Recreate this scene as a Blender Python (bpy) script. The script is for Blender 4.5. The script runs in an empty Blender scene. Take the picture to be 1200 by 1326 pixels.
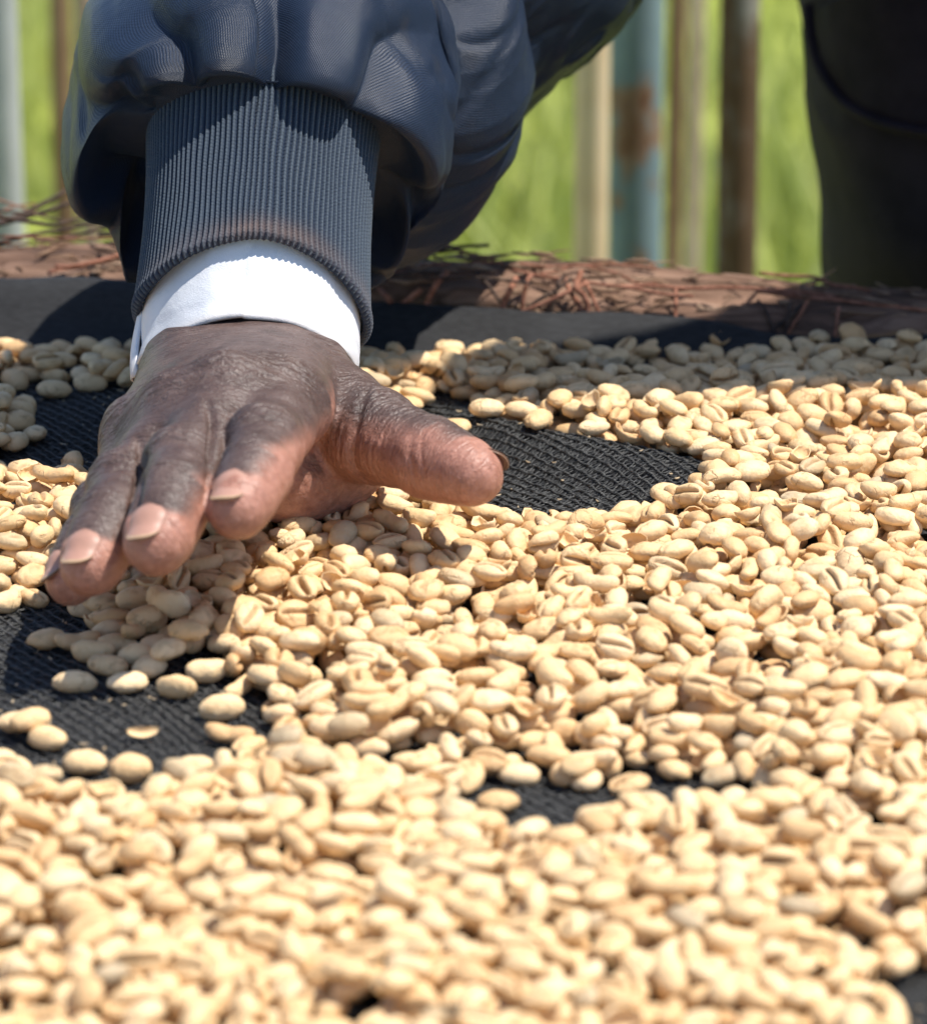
import bpy, math, random
import numpy as np
from mathutils import Vector

random.seed(7); RNG = np.random.default_rng(7)
SC = bpy.context.scene
COL = SC.collection
BED = 0.85                      # height of the drying net above the ground (m)

# ---------------------------------------------------------------- camera
PITCH = math.radians(18.0); FPX = 5600.0; DIST = 1400.0      # mm; FPX for a 1200 px wide picture
SP, CP = math.sin(PITCH), math.cos(PITCH)
CAM = np.array([0.0, -DIST*CP, DIST*SP])                     # mm, bed coordinates (0,0,0 on the net)
RIGHT = np.array([1.0, 0, 0]); UP = np.array([0, SP, CP]); BACK = np.array([0, -CP, SP])
def W(p):                                                     # bed mm -> world metres
    return (p[0]/1000, p[1]/1000, p[2]/1000 + BED)
def Wa(a):
    a = np.asarray(a, dtype=np.float64)/1000; a = a.copy(); a[:, 2] += BED; return a
def at_depth(px, py, d):                                      # pixel + distance along the view axis
    return CAM + d*(RIGHT*(px-600)/FPX - UP*(py-663)/FPX - BACK)
def at_z(px, py, z=0.0):
    r = RIGHT*(px-600)/FPX - UP*(py-663)/FPX - BACK
    return CAM + r*((z-CAM[2])/r[2])
def at_y(px, py, y):
    r = RIGHT*(px-600)/FPX - UP*(py-663)/FPX - BACK
    return CAM + r*((y-CAM[1])/r[1])
def project(p):
    q = np.asarray(p, float) - CAM; d = -(q @ BACK)
    return 600 + FPX*(q @ RIGHT)/d, 663 - FPX*(q @ UP)/d, d

cd = bpy.data.cameras.new('camera'); cam = bpy.data.objects.new('camera', cd); COL.objects.link(cam)
cam.location = W(CAM); cam.rotation_euler = (math.pi/2 - PITCH, 0, 0)
cd.sensor_fit = 'HORIZONTAL'; cd.sensor_width = 24.0; cd.lens = 24.0*FPX/1200
cd.clip_start = 0.05; cd.clip_end = 400
cd.dof.use_dof = True; cd.dof.focus_distance = 1.375; cd.dof.aperture_fstop = 10.0
SC.camera = cam
SC.render.engine = 'CYCLES'; SC.cycles.use_adaptive_sampling = True; SC.cycles.adaptive_threshold = 0.02; SC.cycles.max_bounces = 8; SC.cycles.use_denoising = True

# ---------------------------------------------------------------- light
SUN_EL, SUN_AZ = math.radians(66), math.radians(5)           # azimuth measured from +X towards the camera side
wd = bpy.data.worlds.new('World'); SC.world = wd; wd.use_nodes = True
nt = wd.node_tree; bgn = nt.nodes['Background']
sky = nt.nodes.new('ShaderNodeTexSky'); sky.sky_type = 'NISHITA'; sky.sun_disc = False
sky.sun_elevation = SUN_EL; sky.sun_rotation = math.pi/2 + SUN_AZ; sky.altitude = 1500
nt.links.new(sky.outputs[0], bgn.inputs[0]); bgn.inputs[1].default_value = 0.14
sl = bpy.data.lights.new('sun', 'SUN'); so = bpy.data.objects.new('sun', sl); COL.objects.link(so)
sl.energy = 4.6; sl.angle = math.radians(0.53); sl.color = (1.0, 0.95, 0.87)
sd = Vector((math.cos(SUN_EL)*math.cos(SUN_AZ), -math.cos(SUN_EL)*math.sin(SUN_AZ), math.sin(SUN_EL)))
so.rotation_euler = sd.to_track_quat('Z', 'Y').to_euler(); so.location = (2, 0, 4)
SC.view_settings.view_transform = 'Standard'; SC.view_settings.look = 'None'
SC.view_settings.exposure = 0.57; SC.view_settings.gamma = 1.0; SC.view_settings.use_curve_mapping = False

# ---------------------------------------------------------------- helpers
def mesh_np(name, V, F, smooth=True):
    """V (n,3) world metres, F (m,3) or (m,4) int array"""
    V = np.ascontiguousarray(V, dtype=np.float32); F = np.ascontiguousarray(F, dtype=np.int32)
    me = bpy.data.meshes.new(name); k = F.shape[1]
    me.vertices.add(len(V)); me.vertices.foreach_set('co', V.ravel())
    me.loops.add(F.size); me.loops.foreach_set('vertex_index', F.ravel())
    me.polygons.add(len(F)); me.polygons.foreach_set('loop_start', np.arange(0, F.size, k, dtype=np.int32))
    me.polygons.foreach_set('use_smooth', np.full(len(F), smooth))
    me.update(calc_edges=True); me.validate()
    return me
def link(name, me, mat=None, parent=None):
    o = bpy.data.objects.new(name, me); COL.objects.link(o)
    if mat is not None and me is not None and not me.materials: me.materials.append(mat)
    if parent is not None: o.parent = parent
    return o
def tag(o, label, cat, group=None):
    o['label'] = label; o['category'] = cat
    if group: o['group'] = group
    return o
def attr(me, name, arr):
    a = me.attributes.new(name, 'FLOAT', 'POINT'); a.data.foreach_set('value', np.ascontiguousarray(arr, dtype=np.float32))
def attr3(me, name, arr):
    a = me.attributes.new(name, 'FLOAT_VECTOR', 'POINT'); a.data.foreach_set('vector', np.ascontiguousarray(arr, dtype=np.float32).ravel())
def grid_faces(nu, nv, wrap_v=True):
    i = np.arange(nu-1)[:, None]; nvv = nv if wrap_v else nv-1
    j = np.arange(nvv)[None, :]; j2 = (j+1) % nv
    return np.stack([i*nv+j, i*nv+j2, (i+1)*nv+j2, (i+1)*nv+j], -1).reshape(-1, 4)
def unit(v):
    v = np.asarray(v, float); return v/np.linalg.norm(v)
def smooth01(x, a, b):
    t = np.clip((x-a)/(b-a), 0, 1); return t*t*(3-2*t)
def tube(path, rad, sides=8, closed_ends=True):
    """tube along (n,3) path, rad scalar or (n,)"""
    P = np.asarray(path, float); n = len(P); rad = np.broadcast_to(np.asarray(rad, float), (n,))
    T = np.gradient(P, axis=0); T /= np.linalg.norm(T, axis=1)[:, None]+1e-12
    ref = np.array([0.21, 0.35, 0.91]); N = ref - (T@ref)[:, None]*T; N /= np.linalg.norm(N, axis=1)[:, None]+1e-9
    B = np.cross(T, N); th = np.linspace(0, 2*np.pi, sides, endpoint=False)
    V = P[:, None, :] + rad[:, None, None]*(np.cos(th)[None, :, None]*N[:, None, :] + np.sin(th)[None, :, None]*B[:, None, :])
    V = V.reshape(-1, 3); F = grid_faces(n, sides)
    if closed_ends:
        V = np.vstack([V, P[0], P[-1]]); j = np.arange(sides); j2 = (j+1) % sides; a, b = n*sides, n*sides+1
        F = np.vstack([F, np.stack([np.full(sides, a), j2, j, j], -1)*0+np.stack([np.full(sides, a), j2, j, np.full(sides, a)], -1),
                       np.stack([np.full(sides, b), (n-1)*sides+j, (n-1)*sides+j2, np.full(sides, b)], -1)])
        keep = F
        q = keep[:len(F)-2*sides]; t = keep[len(F)-2*sides:, :3]
        F = np.vstack([q[:, [0, 1, 2]], q[:, [0, 2, 3]], t])
    else:
        F = np.vstack([F[:, [0, 1, 2]], F[:, [0, 2, 3]]])
    return V, F
def join(parts):
    Vs, Fs, o = [], [], 0
    for V, F in parts:
        Vs.append(V); Fs.append(F+o); o += len(V)
    return np.vstack(Vs), np.vstack(Fs)
def catmull(P, n):
    P = np.asarray(P, float); Q = np.vstack([2*P[0]-P[1], P, 2*P[-1]-P[-2]])
    ts = np.linspace(0, len(P)-1-1e-9, n); out = []
    for t in ts:
        i = int(t); f = t-i; p0, p1, p2, p3 = Q[i], Q[i+1], Q[i+2], Q[i+3]
        out.append(0.5*((2*p1)+(-p0+p2)*f+(2*p0-5*p1+4*p2-p3)*f*f+(-p0+3*p1-3*p2+p3)*f**3))
    return np.array(out)
def vnoise(P, seed=0, freq=1.0):
    """cheap smooth value noise, P (n,3) -> (n,) in about -1..1"""
    r = np.random.default_rng(abs(int(seed))); out = np.zeros(len(P))
    for k in range(7):
        d = r.normal(size=3); d /= np.linalg.norm(d); f = freq*(0.6+0.25*k)
        out += np.sin((P@d)*f + r.uniform(0, 6.28) + 1.3*np.sin((P@np.roll(d, 1))*f*0.7+r.uniform(0, 6.28)))
    return out/4.0
def in_poly(x, y, poly):
    poly = np.asarray(poly, float); c = np.zeros(np.shape(x), bool); j = len(poly)-1
    for i in range(len(poly)):
        xi, yi = poly[i]; xj, yj = poly[j]
        c ^= ((yi > y) != (yj > y)) & (x < (xj-xi)*(y-yi)/(yj-yi+1e-12)+xi); j = i
    return c

# ---------------------------------------------------------------- materials
class Mat:
    def __init__(self, name, rough=0.6, spec=0.3):
        self.m = bpy.data.materials.new(name); self.m.use_nodes = True
        self.nt = self.m.node_tree; self.b = self.nt.nodes['Principled BSDF']
        self.b.inputs['Roughness'].default_value = rough
        self.b.inputs['Specular IOR Level'].default_value = spec
    def n(self, typ, **kw):
        nd = self.nt.nodes.new(typ)
        for k, v in kw.items():
            if k in nd.inputs.keys(): nd.inputs[k].default_value = v
            else: setattr(nd, k, v)
        return nd
    def l(self, a, b): self.nt.links.new(a, b)
    def noise(self, vec, scale, detail=4, rough=0.55, dist=0.0):
        nd = self.n('ShaderNodeTexNoise'); nd.inputs['Scale'].default_value = scale
        nd.inputs['Detail'].default_value = detail; nd.inputs['Roughness'].default_value = rough
        nd.inputs['Distortion'].default_value = dist
        if vec is not None: self.l(vec, nd.inputs['Vector'])
        return nd.outputs['Fac']
    def ramp(self, fac, stops):
        nd = self.n('ShaderNodeValToRGB'); e = nd.color_ramp.elements
        while len(e) < len(stops): e.new(0.5)
        for i, (p, c) in enumerate(stops):
            e[i].position = p; e[i].color = (*c, 1)
        self.l(fac, nd.inputs[0]); return nd.outputs[0]
    def mix(self, fac, a, b, mode='MIX'):
        nd = self.n('ShaderNodeMix'); nd.data_type = 'RGBA'; nd.blend_type = mode
        for s, v in ((nd.inputs[0], fac), (nd.inputs[6], a), (nd.inputs[7], b)):
            if isinstance(v, (int, float)): s.default_value = v
            elif isinstance(v, tuple): s.default_value = (*v, 1)
            else: self.l(v, s)
        return nd.outputs[2]
    def math(self, op, a, b=None, c=None):
        nd = self.n('ShaderNodeMath'); nd.operation = op
        for s, v in zip(nd.inputs, (a, b, c)):
            if v is None: continue
            if isinstance(v, (int, float)): s.default_value = v
            else: self.l(v, s)
        return nd.outputs[0]
    def coord(self, kind='Object'): return self.n('ShaderNodeTexCoord').outputs[kind]
    def attrib(self, name, out='Fac'):
        nd = self.n('ShaderNodeAttribute'); nd.attribute_name = name; return nd.outputs[out]
    def vscale(self, vec, s):
        nd = self.n('ShaderNodeVectorMath'); nd.operation = 'MULTIPLY'; self.l(vec, nd.inputs[0]); nd.inputs[1].default_value = s
        return nd.outputs[0]
    def color(self, c):
        if isinstance(c, tuple): self.b.inputs['Base Color'].default_value = (*c, 1)
        else: self.l(c, self.b.inputs['Base Color'])
    def bump(self, h, strength, dist, normal=None):
        nd = self.n('ShaderNodeBump'); nd.inputs['Strength'].default_value = strength; nd.inputs['Distance'].default_value = dist
        self.l(h, nd.inputs['Height'])
        if normal is not None: self.l(normal, nd.inputs['Normal'])
        self.l(nd.outputs[0], self.b.inputs['Normal']); return nd.outputs[0]

def mat_bean():
    m = Mat('parchment_bean', 0.55, 0.25); c = m.coord('Object')
    oi = m.n('ShaderNodeObjectInfo').outputs['Random']
    r = m.math('FRACT', m.math('ADD', m.attrib('rnd'), oi))
    off = m.n('ShaderNodeVectorMath'); off.operation = 'ADD'; m.l(c, off.inputs[0])
    cb = m.n('ShaderNodeCombineXYZ'); m.l(r, cb.inputs[0]); m.l(r, cb.inputs[2]); m.l(cb.outputs[0], off.inputs[1])
    v = off.outputs[0]
    base = m.ramp(r, [(0.0, (0.63, 0.395, 0.19)), (0.15, (0.73, 0.485, 0.245)), (0.6, (0.80, 0.565, 0.305)), (0.92, (0.82, 0.605, 0.355)), (0.96, (0.58, 0.43, 0.25)), (1.0, (0.50, 0.39, 0.25))])
    n1 = m.noise(v, 260, 5, 0.6); n2 = m.noise(v, 900, 4, 0.6)
    mr = m.n('ShaderNodeMapRange', **{'From Min': 0.5, 'From Max': 0.75, 'To Max': 0.6}); m.l(n1, mr.inputs['Value'])
    base = m.mix(mr.outputs[0], base, (0.50, 0.31, 0.14))
    mr2 = m.n('ShaderNodeMapRange', **{'From Min': 0.58, 'From Max': 0.75, 'To Max': 0.35}); m.l(n2, mr2.inputs['Value'])
    base = m.mix(mr2.outputs[0], base, (0.78, 0.66, 0.48))
    vo = m.n('ShaderNodeTexVoronoi'); vo.feature = 'DISTANCE_TO_EDGE'; vo.inputs['Scale'].default_value = 150
    nv_ = m.n('ShaderNodeTexNoise'); nv_.inputs['Scale'].default_value = 420; m.l(v, nv_.inputs['Vector'])
    dv = m.n('ShaderNodeVectorMath'); dv.operation = 'ADD'; m.l(v, dv.inputs[0]); m.l(m.vscale(nv_.outputs['Color'], (0.003, 0.003, 0.003)), dv.inputs[1]); m.l(dv.outputs[0], vo.inputs['Vector'])
    ln = m.n('ShaderNodeMapRange', **{'From Min': 0.0, 'From Max': 0.045, 'To Min': 1.0, 'To Max': 0.0}); m.l(vo.outputs['Distance'], ln.inputs['Value'])
    msk = m.n('ShaderNodeMapRange', **{'From Min': 0.535, 'From Max': 0.63}); m.l(m.noise(v, 130, 2), msk.inputs['Value'])
    split = m.math('MULTIPLY', ln.outputs[0], msk.outputs[0])
    base = m.mix(m.math('MULTIPLY', split, 0.5), base, (0.26, 0.14, 0.06))
    gr = m.attrib('crack')
    base = m.mix(m.math('MULTIPLY', gr, 0.75), base, (0.24, 0.13, 0.055))
    m.color(base); m.bump(m.math('SUBTRACT', m.math('ADD', m.math('MULTIPLY', n1, 1.5), m.math('MULTIPLY', n2, 0.6)), m.math('MULTIPLY', split, 0.9)), 0.55, 0.0007)
    pass
    return m.m
def mat_thread():
    m = Mat('black_net_thread', 0.42, 0.5); c = m.coord('Object')
    n = m.noise(c, 700, 3); m.color(m.ramp(n, [(0.3, (0.02, 0.02, 0.02)), (0.55, (0.045, 0.045, 0.043)), (0.75, (0.09, 0.088, 0.083))])); return m.m
def mat_sheet():
    m = Mat('black_net_sheet', 0.8, 0.2); c = m.coord('Object')
    rot = m.n('ShaderNodeMapping'); rot.inputs['Rotation'].default_value = (0, 0, math.radians(58)); m.l(c, rot.inputs['Vector'])
    w = m.n('ShaderNodeTexWave'); w.wave_type = 'BANDS'; w.bands_direction = 'Y'; w.inputs['Scale'].default_value = 31.4*2; w.inputs['Distortion'].default_value = 1.2
    w.inputs['Detail'].default_value = 2; m.l(rot.outputs[0], w.inputs['Vector'])
    n = m.noise(c, 500, 4); f = m.math('MULTIPLY', w.outputs['Fac'], n)
    m.color(m.ramp(f, [(0.1, (0.010, 0.010, 0.011)), (0.45, (0.024, 0.024, 0.026)), (0.7, (0.05, 0.05, 0.052))]))
    m.bump(w.outputs['Fac'], 0.5, 0.0008); return m.m
def mat_band():
    m = Mat('black_net_border', 0.75, 0.3); c = m.coord('Object')
    n = m.noise(m.vscale(c, (260, 260, 1500)), 1.0, 4); n2 = m.noise(c, 18, 3)
    f = m.math('ADD', m.math('MULTIPLY', n, 0.6), m.math('MULTIPLY', n2, 0.5))
    m.color(m.ramp(f, [(0.35, (0.009, 0.009, 0.010)), (0.7, (0.027, 0.028, 0.030))])); m.bump(n, 0.4, 0.0008); return m.m
def mat_skin():
    m = Mat('skin', 0.45, 0.42); c = m.coord('Object')
    pink = m.attrib('pink'); kn = m.attrib('knuckle'); al = m.attrib('along')
    n1 = m.noise(c, 90, 5, 0.6); n2 = m.noise(c, 420, 5, 0.65); n3 = m.noise(c, 1500, 3, 0.6)
    dark = m.ramp(n1, [(0.3, (0.058, 0.034, 0.027)), (0.5, (0.086, 0.053, 0.044)), (0.7, (0.125, 0.082, 0.069))])
    ash = m.n('ShaderNodeMapRange', **{'From Min': 0.52, 'From Max': 0.72, 'To Max': 0.6}); m.l(n2, ash.inputs['Value'])
    dark = m.mix(m.math('MULTIPLY', ash.outputs[0], m.math('ADD', 0.30, m.math('MULTIPLY', kn, 0.8))), dark, (0.25, 0.205, 0.185))
    pk = m.ramp(n2, [(0.3, (0.28, 0.125, 0.085)), (0.55, (0.38, 0.18, 0.128)), (0.75, (0.45, 0.24, 0.18))])
    pf = m.n('ShaderNodeMapRange', **{'From Min': 0.05, 'From Max': 0.95}); pf.interpolation_type = 'SMOOTHSTEP'
    m.l(m.math('ADD', pink, m.math('MULTIPLY', m.math('SUBTRACT', n1, 0.5), 0.5)), pf.inputs['Value'])
    col = m.mix(pf.outputs[0], dark, m.mix(m.math('MULTIPLY', m.math('SUBTRACT', 1.0, pf.outputs[0]), 0.7), pk, (0.24, 0.115, 0.08))); m.color(col)
    # transverse wrinkles from the distance along each finger (mm)
    wv = m.n('ShaderNodeMath'); wv.operation = 'SINE'
    m.l(m.math('ADD', m.math('MULTIPLY', al, 2.6), m.math('MULTIPLY', n1, 26.0)), wv.inputs[0])
    fine = m.math('SINE', m.math('ADD', m.math('MULTIPLY', al, 5.4), m.math('MULTIPLY', m.noise(c, 150, 3), 34.0)))
    wr = m.math('ADD', m.math('MULTIPLY', wv.outputs[0], m.math('ADD', 0.12, m.math('MULTIPLY', kn, 0.9))), m.math('MULTIPLY', fine, m.math('ADD', 0.22, m.math('MULTIPLY', kn, 0.2))))
    vo = m.n('ShaderNodeTexVoronoi'); vo.feature = 'DISTANCE_TO_EDGE'; vo.inputs['Scale'].default_value = 620
    dd = m.n('ShaderNodeVectorMath'); dd.operation = 'ADD'; m.l(c, dd.inputs[0])
    nn = m.n('ShaderNodeTexNoise'); nn.inputs['Scale'].default_value = 300; m.l(c, nn.inputs['Vector'])
    m.l(m.vscale(nn.outputs['Color'], (0.002, 0.002, 0.002)), dd.inputs[1]); m.l(dd.outputs[0], vo.inputs['Vector'])
    pores = m.math('MINIMUM', m.math('MULTIPLY', vo.outputs['Distance'], 3.0), 0.5)
    h = m.math('ADD', m.math('ADD', m.math('MULTIPLY', wr, 0.42), m.math('MULTIPLY', pores, m.math('SUBTRACT', 0.26, m.math('MULTIPLY', pf.outputs[0], 0.2)))), m.math('ADD', m.math('MULTIPLY', n2, 0.35), m.math('MULTIPLY', n3, 0.16)))
    m.bump(h, 0.75, 0.0007)
    rr = m.n('ShaderNodeMapRange', **{'To Min': 0.33, 'To Max': 0.58}); m.l(n2, rr.inputs['Value']); m.l(rr.outputs[0], m.b.inputs['Roughness'])
    m.b.inputs['Subsurface Weight'].default_value = 0.05; m.b.inputs['Subsurface Radius'].default_value = (0.004, 0.0016, 0.001); m.b.inputs['Subsurface Scale'].default_value = 0.5
    return m.m
def mat_nail():
    m = Mat('fingernail', 0.45, 0.35); t = m.attrib('tip'); c = m.coord('Object'); n = m.noise(c, 500, 3)
    col = m.ramp(t, [(0.0, (0.38, 0.20, 0.15)), (0.15, (0.45, 0.245, 0.185)), (0.88, (0.45, 0.24, 0.18)), (0.93, (0.52, 0.38, 0.22)), (0.97, (0.40, 0.28, 0.15)), (1.0, (0.15, 0.09, 0.05))])  # darkest last stop paints the thin shadow line under the free edge
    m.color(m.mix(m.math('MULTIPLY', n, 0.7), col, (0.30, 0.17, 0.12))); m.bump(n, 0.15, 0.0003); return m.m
def mat_jacket():
    m = Mat('navy_nylon', 0.43, 0.32); uv = m.attrib('weave', 'Vector')
    sp = m.n('ShaderNodeSeparateXYZ'); m.l(uv, sp.inputs[0])
    k = 2*math.pi/0.9
    sx = m.math('SINE', m.math('MULTIPLY', sp.outputs[0], k)); sy = m.math('SINE', m.math('MULTIPLY', sp.outputs[1], k))
    w = m.math('ADD', 0.5, m.math('MULTIPLY', m.math('MULTIPLY', sx, sy), 0.5))
    c = m.coord('Object'); n = m.noise(c, 60, 4)
    base = m.mix(w, (0.002, 0.004, 0.011), (0.019, 0.035, 0.070))
    mr = m.n('ShaderNodeMapRange', **{'From Min': 0.6, 'From Max': 0.8, 'To Max': 0.35}); m.l(n, mr.inputs['Value'])
    m.color(m.mix(mr.outputs[0], base, (0.05, 0.045, 0.038)))
    nb = m.noise(c, 160, 3)
    m.bump(m.math('ADD', m.math('MULTIPLY', w, 0.34), m.math('MULTIPLY', nb, 1.1)), 0.75, 0.0006)
    m.b.inputs['Sheen Weight'].default_value = 0.04; m.b.inputs['Sheen Roughness'].default_value = 0.4
    m.b.inputs['Sheen Tint'].default_value = (0.5, 0.65, 0.9, 1)
    return m.m
def mat_rib():
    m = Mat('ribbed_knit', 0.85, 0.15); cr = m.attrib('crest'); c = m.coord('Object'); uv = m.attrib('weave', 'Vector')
    sp = m.n('ShaderNodeSeparateXYZ'); m.l(uv, sp.inputs[0])
    st = m.math('ADD', 0.5, m.math('MULTIPLY', m.math('SINE', m.math('MULTIPLY', sp.outputs[1], 2*math.pi/1.3)), 0.5))
    n = m.noise(c, 900, 3); n2 = m.noise(c, 60, 3)
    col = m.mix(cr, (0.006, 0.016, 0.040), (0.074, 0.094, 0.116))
    col = m.mix(m.math('MULTIPLY', n, 0.5), col, (0.03, 0.04, 0.055))
    worn = m.math('MULTIPLY', m.attrib('worn'), m.math('MULTIPLY', n2, 1.1))
    col = m.mix(worn, col, (0.20, 0.125, 0.09)); m.color(col)
    m.bump(m.math('ADD', m.math('MULTIPLY', st, 0.22), n), 0.8, 0.0005)
    m.b.inputs['Sheen Weight'].default_value = 0.06; return m.m
def mat_shirt():
    m = Mat('white_cotton', 0.85, 0.15); c = m.coord('Object')
    n = m.noise(c, 45, 4); n2 = m.noise(m.vscale(c, (1900, 1900, 2400)), 1.0, 2)
    col = m.ramp(n, [(0.35, (0.60, 0.61, 0.64)), (0.6, (0.70, 0.71, 0.735))])
    dirt = m.math('MULTIPLY', m.attrib('worn'), m.math('ADD', 0.3, n))
    m.color(m.mix(dirt, col, (0.42, 0.33, 0.25))); nw = m.noise(c, 120, 3)
    m.bump(m.math('ADD', m.math('MULTIPLY', n2, 0.35), m.math('MULTIPLY', nw, 1.2)), 0.5, 0.0009); return m.m
def mat_trouser():
    m = Mat('black_canvas', 0.8, 0.12); c = m.coord('Object'); n = m.noise(c, 40, 5); n2 = m.noise(c, 1200, 2)
    m.color(m.ramp(n, [(0.3, (0.013, 0.010, 0.015)), (0.7, (0.026, 0.020, 0.028))])); m.bump(m.math('ADD', n, m.math('MULTIPLY', n2, .3)), 0.6, 0.002); return m.m
def mat_wood(name, stops, sx=(8, 60, 60), rough=0.8, bump=0.002, ax=None):
    m = Mat(name, rough, 0.2); c = m.coord('Object'); v = m.vscale(c, sx)
    n = m.noise(v, 1.0, 6, 0.65, 0.4); n2 = m.noise(c, 25, 3)
    m.color(m.ramp(m.math('ADD', m.math('MULTIPLY', n, 0.7), m.math('MULTIPLY', n2, 0.3)), stops)); m.bump(n, 0.8, bump); return m.m
def mat_plain(name, c1, c2, scale=200, rough=0.6, spec=0.3):
    m = Mat(name, rough, spec); c = m.coord('Object'); n = m.noise(c, scale, 4)
    m.color(m.ramp(n, [(0.35, c1), (0.65, c2)])); m.bump(n, 0.3, 0.001); return m.m
def mat_grass(name='grass_blades'):
    m = Mat(name, 0.6, 0.2); r = m.attrib('rnd')
    col = m.ramp(r, [(0.0, (0.26, 0.29, 0.06)), (0.4, (0.40, 0.45, 0.11)), (0.8, (0.50, 0.54, 0.17)), (1.0, (0.58, 0.56, 0.26))]); m.color(col)
    tr = m.n('ShaderNodeBsdfTranslucent'); m.l(col, tr.inputs[0]); mx = m.n('ShaderNodeMixShader'); mx.inputs[0].default_value = 0.4
    m.l(m.b.outputs[0], mx.inputs[1]); m.l(tr.outputs[0], mx.inputs[2]); m.l(mx.outputs[0], m.nt.nodes['Material Output'].inputs[0]); return m.m
def mat_ground():
    m = Mat('field_ground', 0.9, 0.1); c = m.coord('Object'); n = m.noise(c, 1.2, 6, 0.6); n2 = m.noise(c, 14, 4)
    m.color(m.ramp(m.math('ADD', m.math('MULTIPLY', n, 0.6), m.math('MULTIPLY', n2, 0.4)), [(0.35, (0.26, 0.29, 0.06)), (0.5, (0.38, 0.43, 0.10)), (0.65, (0.46, 0.50, 0.13))])); return m.m
M = dict(bean=mat_bean(), thread=mat_thread(), sheet=mat_sheet(), band=mat_band(), skin=mat_skin(), nail=mat_nail(), jacket=mat_jacket(), rib=mat_rib(),
         shirt=mat_shirt(), trouser=mat_trouser(), grass=mat_grass(), ground=mat_ground(),
         beam=mat_wood('weathered_beam', [(0.36, (0.035, 0.022, 0.016)), (0.47, (0.12, 0.068, 0.045)), (0.58, (0.24, 0.145, 0.10)), (0.72, (0.38, 0.27, 0.20))], (14, 130, 130)),
         rust=mat_plain('rusty_wire', (0.16, 0.06, 0.032), (0.34, 0.155, 0.10), 300, 0.8),
         darkwire=mat_plain('dark_wire', (0.03, 0.02, 0.016), (0.09, 0.055, 0.04), 300, 0.8),
         leg=mat_plain('shoe_leather', (0.02, 0.016, 0.013), (0.05, 0.04, 0.03), 60, 0.6))

# ---------------------------------------------------------------- ground and far grass
gx, gy = np.meshgrid(np.linspace(-60, 60, 61), np.linspace(-30, 150, 91), indexing='ij')
V = np.stack([gx.ravel(), gy.ravel(), 0.03*np.sin(gx.ravel()*0.7)*np.cos(gy.ravel()*0.5)], 1)
g = link('ground', mesh_np('ground', V, grid_faces(61, 91, False)), M['ground']); g['kind'] = 'structure'
def grass_field(n):
    bx = RNG.uniform(-2.6, 2.6, n); by = 1.5 + 8.5*RNG.uniform(0, 1, n)**1.3; h = RNG.uniform(0.06, 0.34, n)*(0.6+0.6*(np.sin(bx*3+1)*np.cos(by*2.1) > 0))
    a = RNG.uniform(0, 6.28, n); w = RNG.uniform(0.004, 0.011, n); lean = RNG.normal(0, 0.35, (n, 2))*h[:, None]
    dx, dy = np.cos(a)*w, np.sin(a)*w; z0 = 0.03*np.sin(bx*0.7)*np.cos(by*0.5)-0.01
    P = np.zeros((n, 5, 3))
    P[:, 0] = np.stack([bx-dx, by-dy, z0], 1); P[:, 1] = np.stack([bx+dx, by+dy, z0], 1)
    P[:, 2] = np.stack([bx+dx*.7+lean[:, 0]*.4, by+dy*.7+lean[:, 1]*.4, z0+h*.6], 1); P[:, 3] = np.stack([bx-dx*.7+lean[:, 0]*.4, by-dy*.7+lean[:, 1]*.4, z0+h*.6], 1)
    P[:, 4] = np.stack([bx+lean[:, 0], by+lean[:, 1], z0+h], 1)
    b = np.arange(n)[:, None]*5
    F = np.concatenate([b+[0, 1, 2], b+[0, 2, 3], b+[3, 2, 4]], 0)
    me = mesh_np('grass', P.reshape(-1, 3), F, False); attr(me, 'rnd', np.repeat(RNG.uniform(0, 1, n), 5)); return me
g = link('grass', grass_field(26000), M['grass']); g['kind'] = 'stuff'; tag(g, 'long bright green grass growing behind the drying table', 'grass')

# ---------------------------------------------------------------- posts behind the table
POST_MATS = {
 'tan': mat_wood('tan_bark', [(0.3, (0.42, 0.28, 0.17)), (0.5, (0.66, 0.50, 0.34)), (0.7, (0.74, 0.60, 0.45))], (30, 30, 4)),
 'blue': mat_wood('flaking_blue_paint', [(0.37, (0.15, 0.065, 0.035)), (0.435, (0.24, 0.16, 0.12)), (0.47, (0.15, 0.21, 0.25)), (0.7, (0.24, 0.32, 0.36))], (18, 18, 7)),
 'brown': mat_wood('brown_bark', [(0.3, (0.09, 0.05, 0.03)), (0.5, (0.22, 0.13, 0.08)), (0.7, (0.33, 0.23, 0.16))], (30, 30, 4)),
 'dark': mat_wood('dark_bark', [(0.35, (0.05, 0.03, 0.018)), (0.5, (0.11, 0.065, 0.04)), (0.62, (0.28, 0.27, 0.26)), (0.75, (0.35, 0.36, 0.38))], (22, 22, 3)),
 'grey': mat_wood('grey_wood', [(0.3, (0.22, 0.22, 0.23)), (0.5, (0.36, 0.37, 0.38)), (0.7, (0.45, 0.46, 0.48))], (24, 24, 4)),
 'pale': mat_wood('pale_pink_wood', [(0.3, (0.26, 0.17, 0.13)), (0.5, (0.42, 0.31, 0.25)), (0.7, (0.50, 0.40, 0.34))], (24, 24, 4))}
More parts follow.
